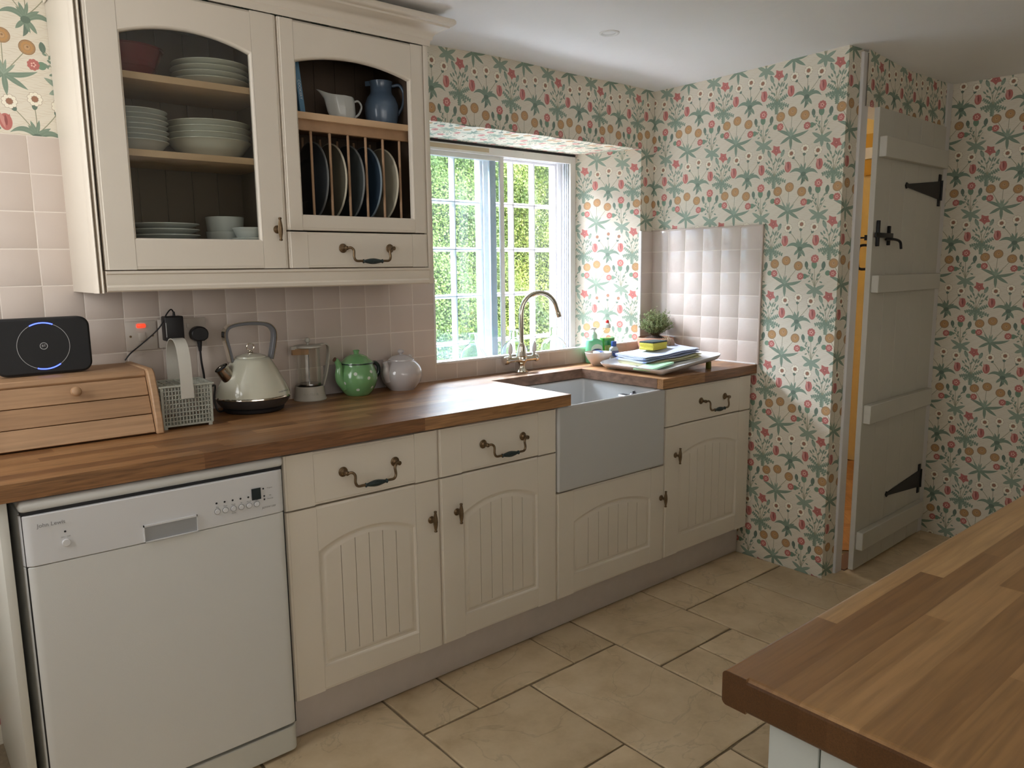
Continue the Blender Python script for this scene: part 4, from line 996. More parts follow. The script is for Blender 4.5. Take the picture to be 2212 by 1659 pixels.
for i, p in enumerate(pp):
    t = (pp[min(i+1, len(pp)-1)]-pp[max(i-1, 0)]).normalized(); n = Vector((0, -t.z, t.y)); w2 = .0165 if i > 3 else .0175
    for x, o in ((-w2, -.0012), (w2, -.0012), (w2, .0012), (-w2, .0012)): v.append((x, p.y+n.y*o, p.z+n.z*o))
    if i: a = 4*(i-1); f += [(a+j, a+(j+1) % 4, a+4+(j+1) % 4, a+4+j) for j in range(4)]
f += [(0, 1, 2, 3), tuple(4*(len(pp)-1)+j for j in (3, 2, 1, 0))]
MB().add(v, f).obj('handle', P('basket_handle_plastic', (.50, .48, .42), .45), cb, smooth=40)
# --- kettle
kt = thing('kettle', 'cream pyramid-shaped kettle with looped chrome and grey handle', 'kettle', (-.885, -.122, WT))
ken = P('kettle_cream_enamel', (.56, .55, .44), .14, coat=.6)
b = MB(); b.lathe([(0, 0), (.086, 0), (.092, .004), (.094, .012), (.090, .016), (0, .016)], 48); b.obj('power_base', rub, kt)
b = MB(); b.lathe([(.060, .017), (.098, .018), (.108, .030), (.1145, .043), (.1155, .046), (.110, .048)], 48); b.obj('skirt', P('kettle_dark_band', (.10, .10, .10), .3, metal=.6), kt)
b = MB(); b.lathe([(.1155, .0455), (.1165, .047), (.1160, .050), (.1140, .052)], 48); b.obj('trim_band', chrome, kt)
b = MB(); b.lathe([(.1145, .051), (.1125, .060), (.104, .080), (.090, .108), (.078, .132), (.067, .152), (.060, .163), (.056, .168), (.052, .170), (.046, .170)], 56); b.obj('body', ken, kt)
b = MB(); b.lathe([(.047, .169), (.046, .174), (.030, .180), (.012, .183), (0, .183)], 36); b.obj('lid', ken, kt)
b = MB(); n = 20; b.tube([(.0115*math.cos(2*PI*i/n), 0, .203+.0115*math.sin(2*PI*i/n)) for i in range(n+1)], .0022, 8, cap=False); b.lathe([(0, .182), (.010, .182), (.010, .185), (.004, .190), (0, .192)], 16); b.obj('lid_ring', chrome, kt)
hp = bez([(-.062, 0, .160), (-.068, 0, .195), (-.076, 0, .238), (-.071, 0, .262), (-.050, 0, .273), (0, 0, .277), (.050, 0, .272), (.072, 0, .258), (.078, 0, .235), (.070, 0, .190), (.062, 0, .160)], 6)
def strap(b, pts, wd, th_, inset=0, mi=0):
    v = []; f = []
    for i, p in enumerate(pts):
        t = (pts[min(i+1, len(pts)-1)]-pts[max(i-1, 0)]).normalized(); n = Vector((-t.z, 0, t.x))
        for y, o in ((-wd, -th_), (wd, -th_), (wd, th_), (-wd, th_)): v.append((p.x+n.x*(o+inset), p.y+y, p.z+n.z*(o+inset)))
        if i: a = 4*(i-1); f += [(a+j, a+(j+1) % 4, a+4+(j+1) % 4, a+4+j) for j in range(4)]
    f += [(0, 1, 2, 3), tuple(4*(len(pts)-1)+j for j in (3, 2, 1, 0))]; b.add(v, f, mi)
b = MB(); strap(b, hp, .0125, .0050); b.obj('handle', P('handle_grey', (.16, .165, .18), .35), kt, bevel=.002)
b = MB(); strap(b, hp, .0140, .0012, inset=.0058); b.obj('handle_chrome', chrome, kt)
b = MB(); b.tube(bez([(-.070, -.010, .108), (-.088, -.014, .128), (-.101, -.017, .146)], 5), [.024+(.020-.024)*i/10 for i in range(11)], 20, cap=False); b.tube([(-.099, -.017, .143), (-.1015, -.0172, .1467)], [.0205, .0215], 20, cap=False)
b.obj('spout', P('spout_chrome', (.55, .50, .43), .16, metal=1), kt)
b = MB(); b.tube([(-.097, -.0165, .140), (-.098, -.0167, .1415)], [.0185, .0185], 20); b.obj('spout_mesh', black_m, kt)
text('lettering', 'morphy richards', .0075, pg, kt, (.062, -.0925, .0655), (PI/2-.38, 0, .58))
b = MB(); b.tube(bez([(-.085, .01, .01), (-.115, -.01, .012), (-.123, .0, .045), (-.108, .03, .085), (-.108, .06, .082)], 6), .003, 8); b.obj('cable', rub, kt)
# --- cafetiere
cf = thing('cafetiere', 'glass coffee press with pale plastic base and handle between kettle and green teapot', 'coffee press', (-.664, -.064, WT))
cfp = P('cafetiere_cream_plastic', (.50, .48, .42), .4)
b = MB(); b.lathe([(0, 0), (.054, 0), (.0555, .003), (.0535, .008), (.0495, .028), (.0485, .047), (.0465, .049), (.0445, .047), (.044, .010), (0, .010)], 40); b.obj('base', cfp, cf)
for i, ch in enumerate('bodum'):
    a = -PI/2-.40+(i-2)*.20-.02; text('lettering', ch, .020, cfp, cf, (.0505*math.cos(a), .0505*math.sin(a), .026), (PI/2-.06, 0, a+PI/2), extrude=.0010)
clear = P('clear_glass', (1, 1, 1), .0, trans=1, ior=1.18, spec=.5)
b = MB(); b.lathe([(.0405, .012), (.0405, .180), (.0415, .182), (.0390, .182), (.0385, .180), (.0385, .013)], 40); b.obj('beaker', pane('beaker_glass', (.97, .97, .96)), cf)
b = MB(); b.lathe([(0, .179), (.043, .179), (.047, .181), (.0475, .186), (.044, .188), (.020, .190), (0, .190)], 40); b.prism([(-.040, -.012), (-.062, -.006), (-.062, .006), (-.040, .012)], .176, .187, 'z'); b.obj('lid', cfp, cf)
b = MB(); b.prism([(-.038, -.016), (-.058, -.005), (-.058, .005), (-.038, .016), (-.012, .03), (-.012, -.03)], .158, .1785, 'z'); b.obj('spout_guard', P('amber_plastic', (.35, .20, .09), .4), cf)
b = MB(); b.lathe([(0, .190), (.004, .190), (.004, .196), (.008, .199), (.0095, .206), (.007, .212), (0, .214)], 18); b.obj('knob', cfp, cf)
b = MB(); b.tube([(0, 0, .055), (0, 0, .190)], .0022, 8); b.lathe([(0, .050), (.037, .050), (.038, .053), (.037, .057), (0, .057)], 32); b.obj('plunger', chrome_d, cf)
b = MB(); b.lathe([(0, .011), (.0375, .011), (.0375, .047), (0, .047)], 32); b.obj('coffee_grounds', P('dark_residue', (.02, .015, .012), .6), cf)
b = MB(); strap(b, bez([(.036, 0, .186), (.060, 0, .188), (.074, 0, .180), (.074, 0, .150), (.066, 0, .100), (.052, 0, .055), (.046, 0, .040)], 6), .009, .0022); b.obj('handle', cfp, cf)
# --- teapots and the board behind them
bd = thing('leaning_board', 'pale grey rectangular board leaning against the tiles behind the teapots', 'board', (-.462, -.013, WT))
b = MB(); b.rbox(-.123, .123, -.0035, .0035, 0, .107, .003); b.obj('board', P('pale_board', (.36, .32, .31), .3), bd, rot=(-.06, 0, 0))
def teapot(name, label, loc, prof, mat, spout, handle, lidprof, hmat, sr, hr, rz=0, tip=None, lidmat=None):
    r = thing(name, label, 'teapot', loc, rz=rz)
    b = MB(); b.lathe(prof, 48); b.obj('body', mat, r)
    b = MB(); pth = bez(spout, 6); m = len(pth); b.tube(pth, [sr[0]+(sr[1]-sr[0])*(i/(m-1))**.7 for i in range(m)], 16); s = b.obj('spout', mat, r)
    if tip: b = MB(); b.tube([pth[-2], pth[-1]+(pth[-1]-pth[-2])*.3], sr[1]*1.12, 14); b.obj('tip', tip, s)
    b = MB(); b.tube(bez(handle, 6), hr, 12, flat=(1, 1.5)); b.obj('handle', hmat, r)
    b = MB(); b.lathe(lidprof, 40); b.obj('lid', lidmat or mat, r); return r
green = P('green_enamel', (.165, .36, .15), .18, coat=.5, noise=.05); dkg = P('dark_green_rim', (.012, .025, .025), .25, coat=.4)
tp = teapot('enamel_teapot', 'green enamel teapot with white polka dots and dark handle', (-.495, -.090, WT),
   [(0, 0), (.040, 0), (.043, .002), (.052, .012), (.064, .032), (.0705, .052), (.0715, .066), (.067, .086), (.060, .102), (.0565, .110), (.0565, .114), (.053, .116)], green,
   [(-.050, -.008, .038), (-.070, -.010, .058), (-.076, -.011, .082), (-.074, -.011, .105), (-.082, -.012, .128), (-.092, -.013, .135)],
   [(.054, .0, .106), (.074, .0, .108), (.087, .0, .094), (.086, .0, .070), (.070, .0, .052)],
   [(.058, .1155), (.057, .119), (.050, .124), (.036, .137), (.022, .144), (.009, .146), (.009, .152), (.012, .158), (.008, .161), (0, .161)], dkg, (.021, .0075), .0048, tip=P('tip_brown', (.10, .05, .03), .4))
b = MB(); b.lathe([(.056, .111), (.0610, .114), (.0605, .1165), (.056, .1155)], 48); b.obj('rim', dkg, tp)
dots = P('dot_white', (.62, .68, .60), .2, coat=.4)
def bodyr(z):
    pr = [(.043, .002), (.052, .012), (.064, .032), (.0705, .052), (.0715, .066), (.067, .086), (.060, .102)]
    for (r0, z0), (r1, z1) in zip(pr, pr[1:]):
        if z0 <= z <= z1: t = (z-z0)/(z1-z0); return r0+(r1-r0)*t, math.atan2(-(r1-r0), z1-z0)
    return .06, 0
for az, z in [(-2.15, .083), (-1.47, .066), (-2.05, .026), (-1.25, .087), (-1.15, .030), (-2.75, .05), (-.75, .060), (-.4, .03), (-.35, .088)]:
    R_, sl = bodyr(z); n = Vector((math.cos(az)*math.cos(sl), math.sin(az)*math.cos(sl), math.sin(sl))); c = Vector((R_*math.cos(az), R_*math.sin(az), z))
    t1 = Vector((-math.sin(az), math.cos(az), 0)); t2 = n.cross(t1); v = [(c+n*.0010)[:]]+[(c+(t1*math.cos(a)+t2*math.sin(a))*.0062+n*(-.0002))[:] for a in [2*PI*i/16 for i in range(16)]]
    MB().add(v, [(0, 1+i, 1+(i+1) % 16) for i in range(16)]).obj('dot', dots, tp, recalc=True)
wp = P('teapot_lilac_white', (.50, .47, .47), .12, coat=.6)
teapot('porcelain_teapot', 'small white porcelain teapot nearest the window', (-.312, -.090, WT),
   [(0, .003), (.045, .003), (.047, 0), (.049, .003), (.056, .010), (.070, .030), (.0765, .052), (.0760, .068), (.068, .088), (.054, .104), (.047, .109), (.045, .109)], wp,
   [(-.060, -.012, .044), (-.074, -.016, .066), (-.074, -.018, .090), (-.080, -.020, .108)],
   [(.046, .030, .100), (.062, .042, .112), (.074, .050, .108), (.078, .052, .088), (.070, .046, .060)],
   [(.048, .1085), (.0475, .112), (.034, .122), (.018, .127), (.006, .129), (.006, .132), (.0115, .138), (.0115, .144), (.006, .148), (0, .149)], wp, (.020, .0085), .0058)
# --- bridge tap
tpx = thing('kitchen_tap', 'polished swan-neck mixer tap with white lever handles behind the sink', 'tap', (.306, -.055, WT))
b = MB(); b.lathe([(0, 0), (.028, 0), (.029, .003), (.022, .007), (.015, .014), (.0125, .024), (.014, .034), (.018, .040), (.024, .046), (.026, .056), (.024, .066), (.026, .070), (.022, .078), (.018, .092), (.0165, .108), (.014, .118), (.0115, .122), (.0115, .126)], 32)
b.tube([(-.074, 0, .056), (.074, 0, .056)], .0125, 18)
for s in (-1, 1): b.lathe([(0, 0), (.0145, 0), (.017, .004), (.017, .010), (.0145, .014), (0, .016)], 24, (s*.074, 0, .056), axis='x') if s > 0 else b.tube([(-.074, 0, .056), (-.078, 0, .056), (-.088, 0, .056), (-.092, 0, .056)], [.0145, .0175, .0175, .013], 20)
b.obj('body', chrome, tpx)
ang = -.34; dx, dy = math.cos(ang), math.sin(ang); Rn = .082
pth = [(0, 0, .120), (0, 0, .19), (0, 0, .245)]+[((Rn-Rn*math.cos(a))*dx, (Rn-Rn*math.cos(a))*dy, .245+Rn*1.09*math.sin(a)) for a in [PI*.92*i/18 for i in range(1, 19)]]
e_ = Vector(pth[-1]); d_ = (Vector(pth[-1])-Vector(pth[-2])).normalized(); pth.append((e_+d_*.022)[:])
b = MB(); b.tube(pth, .0105, 20, cap=True); b.tube([(e_+d_*.020)[:], (e_+d_*.023)[:], (e_+d_*.040)[:]], [.0125, .0130, .0125], 20); b.obj('spout', chrome, tpx)
por = P('lever_porcelain', (.72, .70, .68), .2, coat=.4)
for s in (-1, 1):
    ls = Vector((s*.066, -.003, .068)); ld = Vector((s*.02, -.10, 1)).normalized()
    b = MB(); b.tube([ls, ls+ld*.012], [.009, .005], 14); b.tube([ls+ld*.012, ls+ld*.018, ls+ld*.030, ls+ld*.046, ls+ld*.056], [.0055, .0085, .0105, .0085, .005], 16, mi=1); b.tube([ls+ld*.055, ls+ld*.060], [.0045, .002], 12)
    b.obj('lever', [chrome, por], tpx)
# --- bowl, bottles
def simple(name, label, cat, loc, prof, mat, n=40, rz=0, part=None, group=None, sq=(1, 1)):
    o = MB().lathe(prof, n, sq=sq).obj(name, mat, None, loc, rot=(0, 0, rz)); return tag(o, label, cat, group)
bw = thing('bowl', 'small cream bowl on the worktop corner behind the sink', 'bowl', (.700, -.128, WT))
b = MB(); b.lathe([(0, .003), (.022, .003), (.024, 0), (.027, .002), (.038, .014), (.050, .030), (.0575, .046), (.0605, .058), (.0595, .060), (.0575, .058), (.054, .046), (.046, .030), (.034, .016), (.020, .008), (0, .007)], 48); b.obj('body', P('bowl_cream', (.68, .61, .53), .25, coat=.3), bw)
sb = thing('scrubbing_pad', 'blue and white scrubbing pad lying in the small cream bowl', 'scourer', (.700, -.128, WT+.052))
b = MB(); b.rbox(-.026, .026, -.016, .016, 0, .011, .004); b.obj('pad', P('pad_white', (.62, .66, .75), .6), sb, rot=(.1, 0, .3))
b = MB(); b.rbox(-.012, .014, -.0165, .010, .0095, .0125, .001); b.obj('stripe', P('pad_blue', (.05, .12, .50), .5), sb, rot=(.1, 0, .3))
hs = thing('soap_dispenser', 'pump bottle of pale green hand soap behind the cream bowl', 'soap bottle', (.752, -.052, WT), rz=-.25)
gs = P('green_soap', (.16, .50, .27), .12, coat=.5)
def osquare(a, bb_, z, p=.62, n=28): return [(a*abs(math.cos(t))**p*(1 if math.cos(t) > 0 else -1), bb_*abs(math.sin(t))**p*(1 if math.sin(t) > 0 else -1), z) for t in [2*PI*(i+.5)/n for i in range(n)]]
def loft(b, secs, mi=0, p=.62):
    ls = [osquare(a, c, z, p) for a, c, z in secs]; n = len(ls[0]); v = [q2 for l in ls for q2 in l]
    f = [(k*n+i, k*n+(i+1) % n, (k+1)*n+(i+1) % n, (k+1)*n+i) for k in range(len(ls)-1) for i in range(n)]+[tuple(range(n)), tuple((len(ls)-1)*n+n-1-i for i in range(n))]
    b.add(v, f, mi)
b = MB(); loft(b, [(.036, .020, 0), (.040, .024, .004), (.041, .025, .05), (.040, .024, .090), (.036, .021, .104), (.018, .015, .110), (.015, .014, .112)]); b.obj('bottle', gs, hs)
b = MB(); b.lathe([(0, .111), (.0145, .111), (.0145, .128), (.012, .134), (.0085, .138), (.0085, .142), (0, .142)], 24); b.obj('collar', P('collar_green', (.40, .60, .42), .35), hs)
b = MB(); b.lathe([(0, .141), (.005, .141), (.005, .152), (.011, .154), (.010, .162), (0, .163)], 20); b.tube([(0, 0, .158), (-.020, -.008, .159), (-.028, -.011, .155)], [.0045, .004, .0035], 10); b.obj('pump', white_trim, hs)
b = MB()
n = 24; b.add([(.031*math.cos(2*PI*i/n), -.0256+.0012*abs(math.cos(2*PI*i/n)), .062+.027*math.sin(2*PI*i/n)) for i in range(n)], [tuple(range(n))]); b.obj('label', P('label_pale', (.52, .66, .52), .35), hs, smooth=0)
b = MB(); b.add([(.029*math.cos(2*PI*i/n), -.0261+.0010*abs(math.cos(2*PI*i/n)), .055+.012*math.sin(2*PI*i/n)) for i in range(n)], [tuple(range(n))]); b.obj('label_band', P('label_navy', (.02, .05, .20), .35), hs, smooth=0)
text('lettering', 'CAREX', .015, white_trim, hs, (0, -.0264, .0555), FRONT)
wu = thing('washing_up_liquid', 'clear squeezy bottle of green washing-up liquid with red cap tip', 'detergent bottle', (.853, -.040, WT), rz=-.3)
b = MB(); loft(b, [(.032, .019, 0), (.036, .022, .004), (.034, .021, .05), (.038, .023, .085), (.038, .023, .110), (.035, .021, .125), (.026, .018, .142), (.015, .014, .152), (.013, .013, .156)], p=.8); b.obj('bottle', pane('bottle_plastic', (.86, .88, .84), rough=.1), wu)
b = MB(); loft(b, [(.030, .017, .002), (.034, .020, .006), (.032, .019, .05), (.036, .021, .085), (.036, .021, .108)], p=.8); b.obj('liquid', P('green_liquid', (.05, .38, .04), .15, coat=.4), wu)
b = MB(); b.lathe([(0, .155), (.0165, .155), (.017, .158), (.015, .172), (.009, .176), (.009, .178), (0, .178)], 24); b.obj('cap', white_trim, wu)
b = MB(); b.lathe([(0, .177), (.0085, .177), (.0085, .184), (.0065, .190), (.004, .192), (0, .192)], 16); b.obj('nozzle', P('cap_red', (.60, .03, .025), .3), wu)
b = MB(); b.add([(-.026, -.0236, .03), (.026, -.0236, .03), (.028, -.0240, .075), (-.028, -.0240, .075)], [(0, 1, 2, 3)]); b.obj('label', P('label_multicolour', (.42, .50, .12), .4, noise=.5, nscale=60), wu, smooth=0)
hg = thing('hand_gel', 'small clear hand gel bottle with navy cap in front of the washing-up liquid', 'gel bottle', (.842, -.092, WT), rz=-.25)
b = MB(); loft(b, [(.020, .012, 0), (.0225, .014, .003), (.0225, .014, .055), (.021, .013, .064), (.013, .011, .070), (.0115, .0105, .073)], p=.7); b.obj('bottle', P('gel_pale', (.50, .60, .66), .15, coat=.5), hg)
b = MB(); b.lathe([(0, .072), (.0125, .072), (.0125, .092), (.0115, .096), (0, .097)], 20); b.obj('cap', P('cap_navy', (.015, .05, .22), .3), hg)
b = MB(); b.add([(-.017, -.0147, .030), (0, -.0149, .022), (.017, -.0147, .030), (.017, -.0147, .052), (-.017, -.0147, .052)], [(0, 1, 2, 3, 4)]); b.obj('label', P('label_blue', (.05, .12, .42), .35), hg, smooth=0)
text('lettering', 'PROTECT', .0065, white_trim, hg, (0, -.0151, .046), FRONT); text('lettering', '+', .014, white_trim, hg, (0, -.0151, .035), FRONT)
text('lettering', 'Hand gel', .006, P('print_blue', (.08, .15, .4), .5), hg, (0, -.0149, .0125), FRONT)
# --- draining tray
tr_ = thing('draining_tray', 'white ridged draining tray sloping towards the sink on the right worktop', 'tray', (.812, -.392, WT+.0045), rz=-.02)
trw = P('tray_white', (.66, .66, .68), .3)
tilt = math.atan2(.036, .40)
o = MB(); W2, D2 = .205, .188
def tray_h(u, v):   # u,v in -1..1
    m = max(abs(u), abs(v)); return 0 if m < .86 else .022*((m-.86)/.14)**1.3
nx, ny = 44, 40; v = []; f = []
for side in (0, 1):
    for j in range(ny+1):
        for i in range(nx+1):
            u = -1+2*i/nx; t = -1+2*j/ny; ridge = .0022*(math.sin(t*26) > .2)*(abs(t) < .74)*(-.78 < u < .80)
            cr = 1-.07*max(0, abs(u)-.8)/.2*max(0, abs(t)-.8)/.2
            v.append((u*W2*cr, t*D2*cr, tray_h(u, t)+ridge+(0.0035 if side == 0 else 0)))
N1 = (nx+1)*(ny+1)
for j in range(ny):
    for i in range(nx):
        a = j*(nx+1)+i; f.append((a, a+1, a+nx+2, a+nx+1)); f.append((N1+a, N1+a+nx+1, N1+a+nx+2, N1+a+1))
edge = [j for j in range(nx+1)]+[(j+1)*(nx+1)-1 for j in range(1, ny+1)]+[ny*(nx+1)+nx-i for i in range(1, nx+1)]+[(ny-j)*(nx+1) for j in range(1, ny)]
m = len(edge); f += [(edge[i], edge[(i+1) % m], N1+edge[(i+1) % m], N1+edge[i]) for i in range(m)]
o.add(v, f); o.obj('tray', trw, tr_, (0, 0, .016), rot=(0, -tilt, 0), smooth=50)
for x, y in ((.145, -.145), (.145, .145)): b = MB(); b.rbox(x-.010, x+.010, y-.008, y+.008, -.0045, .026, .002); b.obj('foot', P('olive_foot', (.13, .13, .02), .5), tr_)
for x, y in ((-.15, -.13), (-.15, .13)): b = MB(); b.rbox(x-.012, x+.012, y-.012, y+.012, -.0045, .0045, .002); b.obj('foot', trw, tr_)
def tray_z(x): return WT+.0045+.016+.0060+(x-.812)*math.tan(tilt)
# --- folded towels
def check_mat(name, base, line, sx, sy, wd, rot=0):
    m, t, b = nmat(name); N = t.nodes.new; L = t.links.new
    tc = N('ShaderNodeTexCoord'); s = N('ShaderNodeSeparateXYZ'); L(tc.outputs['Object'], s.inputs[0]); prev = None
    su = N('ShaderNodeMath'); su.operation = 'ADD'; L(s.outputs['Y'], su.inputs[0]); L(s.outputs['Z'], su.inputs[1])
    for src, per in ((s.outputs['X'], sx), (su.outputs[0], sy)):
        a = N('ShaderNodeMath'); a.operation = 'DIVIDE'; L(src, a.inputs[0]); a.inputs[1].default_value = per
        fr = N('ShaderNodeMath'); fr.operation = 'FRACT'; L(a.outputs[0], fr.inputs[0])
        lt = N('ShaderNodeMath'); lt.operation = 'LESS_THAN'; L(fr.outputs[0], lt.inputs[0]); lt.inputs[1].default_value = wd
        if prev is None: prev = lt
        else:
            mx = N('ShaderNodeMath'); mx.operation = 'ADD'; L(prev.outputs[0], mx.inputs[0]); L(lt.outputs[0], mx.inputs[1]); ml = N('ShaderNodeMath'); ml.operation = 'MULTIPLY'; ml.inputs[1].default_value = .5; L(mx.outputs[0], ml.inputs[0]); prev = ml
    r = ramp(t, [(0, base), (.5, tuple((x*.4+y*.6) for x, y in zip(base, line))), (1, line)]); L(prev.outputs[0], r.inputs[0]); L(r.outputs[0], b.inputs['Base Color'])
    b.inputs['Roughness'].default_value = .95; b.inputs['Specular IOR Level'].default_value = .1
    n = N('ShaderNodeTexNoise'); n.inputs['Scale'].default_value = 350; L(tc.outputs['Object'], n.inputs[0]); bu = N('ShaderNodeBump'); bu.inputs['Strength'].default_value = .5; bu.inputs['Distance'].default_value = .002; L(n.outputs[0], bu.inputs['Height']); L(bu.outputs[0], b.inputs['Normal'])
    return m
def towel(name, label, loc, rz, w_, d_, layers, th_, mat, seed, rot=(0, 0, 0), bulge=None):
    r = thing(name, label, 'tea towel', loc, rz=rz); r.rotation_euler = (rot[0], rot[1], rz); rr = random.Random(seed)
    for k in range(layers):
        nx, ny = 30, 20; v = []; f = []; ph = rr.uniform(0, 6); ox, oy = rr.uniform(-.003, .003), rr.uniform(-.003, .003)
        for j in range(ny+1):
            for i in range(nx+1):
                u = -1+2*i/nx; t = -1+2*j/ny; e = (1-abs(t)**6)**.5*(1-.4*abs(u)**8)
                wv = .0016*math.sin(u*5+ph)+.0012*math.sin(t*4+ph*2)
                v.append((u*w_/2*(1-.02*abs(t)**3)+ox, t*d_/2*(1-.015*abs(u)**4)+oy, k*th_+th_*.5+th_*.48*e+wv+(bulge(u, t) if bulge else 0)))
        n1 = len(v); v += [(x, y, z-2*th_*.48*max(.12, (1-abs(-1+2*(q2//(nx+1))/ny)**6)**.5)) for q2, (x, y, z) in enumerate(v)]
        for j in range(ny):
            for i in range(nx): a = j*(nx+1)+i; f.append((a, a+1, a+nx+2, a+nx+1)); f.append((n1+a, n1+a+nx+1, n1+a+nx+2, n1+a+1))
        ed = [j for j in range(nx+1)]+[(j+1)*(nx+1)-1 for j in range(1, ny+1)]+[ny*(nx+1)+nx-i for i in range(1, nx+1)]+[(ny-j)*(nx+1) for j in range(1, ny)]
        m = len(ed); f += [(ed[i], ed[(i+1) % m], n1+ed[(i+1) % m], n1+ed[i]) for i in range(m)]
        MB().add(v, f).obj('fold', mat, r, smooth=50)
    return r
tx, ty = .845, -.345
tz = tray_z(.845)+.001
towel('tea_towel', 'pale yellow checked tea towel folded under the blue one on the tray', (tx+.012, ty-.002, tz), -.20, .30, .225, 2, .0085, check_mat('towel_yellow', (.62, .58, .36), (.30, .33, .20), .0095, .0095, .12), 3, rot=(0, -tilt, 0))
towel('tea_towel', 'blue and white checked tea towel folded on top of the yellow one', (tx+.003, ty, tz+.0185), -.20, .300, .222, 3, .0085, check_mat('towel_blue', (.56, .60, .68), (.055, .11, .36), .0105, .0105, .16), 5, rot=(0, -tilt, 0),
      bulge=lambda u, t: .020*max(0, 1-((u-.75)**2+(t-.75)**2)*5))
sp = thing('sponge', 'yellow sponge scourer with dark top resting on the blue tea towel', 'sponge', (.838, -.330, tz+.0465), rz=.10)
ys = P('sponge_yellow', (.72, .64, .10), .9, noise=.1, nscale=200, bump=.8, bscale=500)
pts = [(-.054, 0), (.054, 0), (.056, .008), (.050, .015), (.056, .022), (.056, .031), (-.056, .031), (-.056, .022), (-.050, .015), (-.056, .008)]
b = MB(); b.prism(pts, -.036, .036, 'y'); b.obj('foam', ys, sp, bevel=.002)
b = MB(); b.rbox(-.0555, .0555, -.0355, .0355, .031, .037, .001); b.obj('scourer', P('scourer_dark_green', (.035, .055, .055), .95, noise=.3, nscale=300, bump=1, bscale=600), sp)
br = thing('dish_brush', 'round wooden-backed pot brush with pale bristles beside the sponge', 'brush', (.955, -.318, tz+.059))
b = MB(); b.lathe([(0, -.004), (.016, -.004), (.023, .002), (.026, .012), (.023, .024), (.014, .032), (.006, .036), (0, .037)], 28, axis='x'); b.obj('head', P('brush_wood', (.38, .25, .18), .55, noise=.1), br, rot=(0, -.15, .3))
rb = random.Random(4); b = MB()
for i in range(90):
    a = rb.uniform(0, 2*PI); rr = .014*math.sqrt(rb.random()); p = Vector((-.003, rr*math.cos(a), rr*math.sin(a))); e = Vector((-.030-rb.uniform(0, .004), rr*1.9*math.cos(a), rr*1.7*math.sin(a)+.010)); b.tube([p, e], .0007, 4)
stuff(b.obj('bristles', P('bristle_tan', (.50, .38, .26), .8), br, rot=(0, .3, .3)))
gc = MB(); gc.rbox(-.088, .088, -.044, .044, 0, .009, .003, 2)
tag(gc.obj('sponge_cloth', P('cloth_mint', (.36, .60, .38), .9, noise=.05, nscale=50, bump=.8, bscale=300), None, (.695, -.452, tray_z(.695)+.0062), rot=(.0, -tilt, .10)), 'flat mint green sponge cloth at the front of the draining tray', 'sponge')
# --- thyme
pt = thing('potted_thyme', 'bushy thyme in a shallow terracotta pot in the worktop corner', 'potted plant', (1.117, -.112, WT))
b = MB(); b.lathe([(0, 0), (.070, 0), (.076, .004), (.082, .012), (.0815, .014), (.076, .010), (.068, .006), (0, .006)], 40); b.obj('saucer', P('saucer_white', (.66, .62, .58), .4), pt)
terra = P('terracotta', (.42, .225, .15), .8, noise=.12, nscale=12)
b = MB(); b.lathe([(0, .008), (.056, .008), (.062, .012), (.076, .040), (.084, .066), (.088, .084), (.088, .096), (.083, .098), (.080, .090), (.074, .080), (0, .079)], 48); b.obj('pot', terra, pt)
b = MB(); nn = 22; ring = []
b.lathe([(.0795, .084), (.065, .090), (.045, .095), (.028, .102), (.012, .107), (0, .108)], 30)
b.v = [(x+random.uniform(-.003, .003), y+random.uniform(-.003, .003), z+random.uniform(-.003, .003)) for x, y, z in b.v]
b.obj('soil', P('soil_dark', (.035, .02, .012), .95, noise=.5, nscale=150, bump=1, bscale=200), pt)
rp = random.Random(8); b = MB(); lv = MB()
for i in range(95):
    a = rp.uniform(0, 2*PI); r1 = rp.uniform(.02, .082)*(1 if rp.random() < .85 else 1.1); zt = .125+rp.uniform(.03, .105)*(1-(r1/.105)**2*.75)
    p0 = Vector((.008*math.cos(a), .008*math.sin(a), .100)); p1 = Vector((r1*.45*math.cos(a), r1*.45*math.sin(a), .100+(zt-.1)*.5)); p2 = Vector((r1*math.cos(a), r1*math.sin(a), zt))
    pts = bez([p0, p1, p2], 6); b.tube(pts, [.0013*(1-.6*k2/len(pts)) for k2 in range(len(pts))], 5)
    for s in range(5):
        q1 = pts[rp.randrange(5, len(pts))]; q2 = q1+Vector((rp.uniform(-.022, .022), rp.uniform(-.022, .022), rp.uniform(.006, .030))); b.tube([q1, q2], .0006, 4)
        for seg, k3 in ((pts[5:], 1), ([q1+(q2-q1)*tt/6 for tt in range(7)], 1)):
            for q3 in seg:
                for _ in range(2):
                    d = Vector((rp.gauss(0, 1), rp.gauss(0, 1), rp.gauss(.4, .7))).normalized(); w3 = d.cross(Vector((rp.gauss(0, 1), rp.gauss(0, 1), .3))).normalized(); L_ = rp.uniform(.004, .0075); o_ = q3+d*.0012
                    lv.add([o_[:], (o_+d*L_*.5+w3*.0016)[:], (o_+d*L_)[:], (o_+d*L_*.5-w3*.0016)[:]], [(0, 1, 2, 3)])
b.obj('stems', P('thyme_stem', (.12, .075, .04), .8), pt)
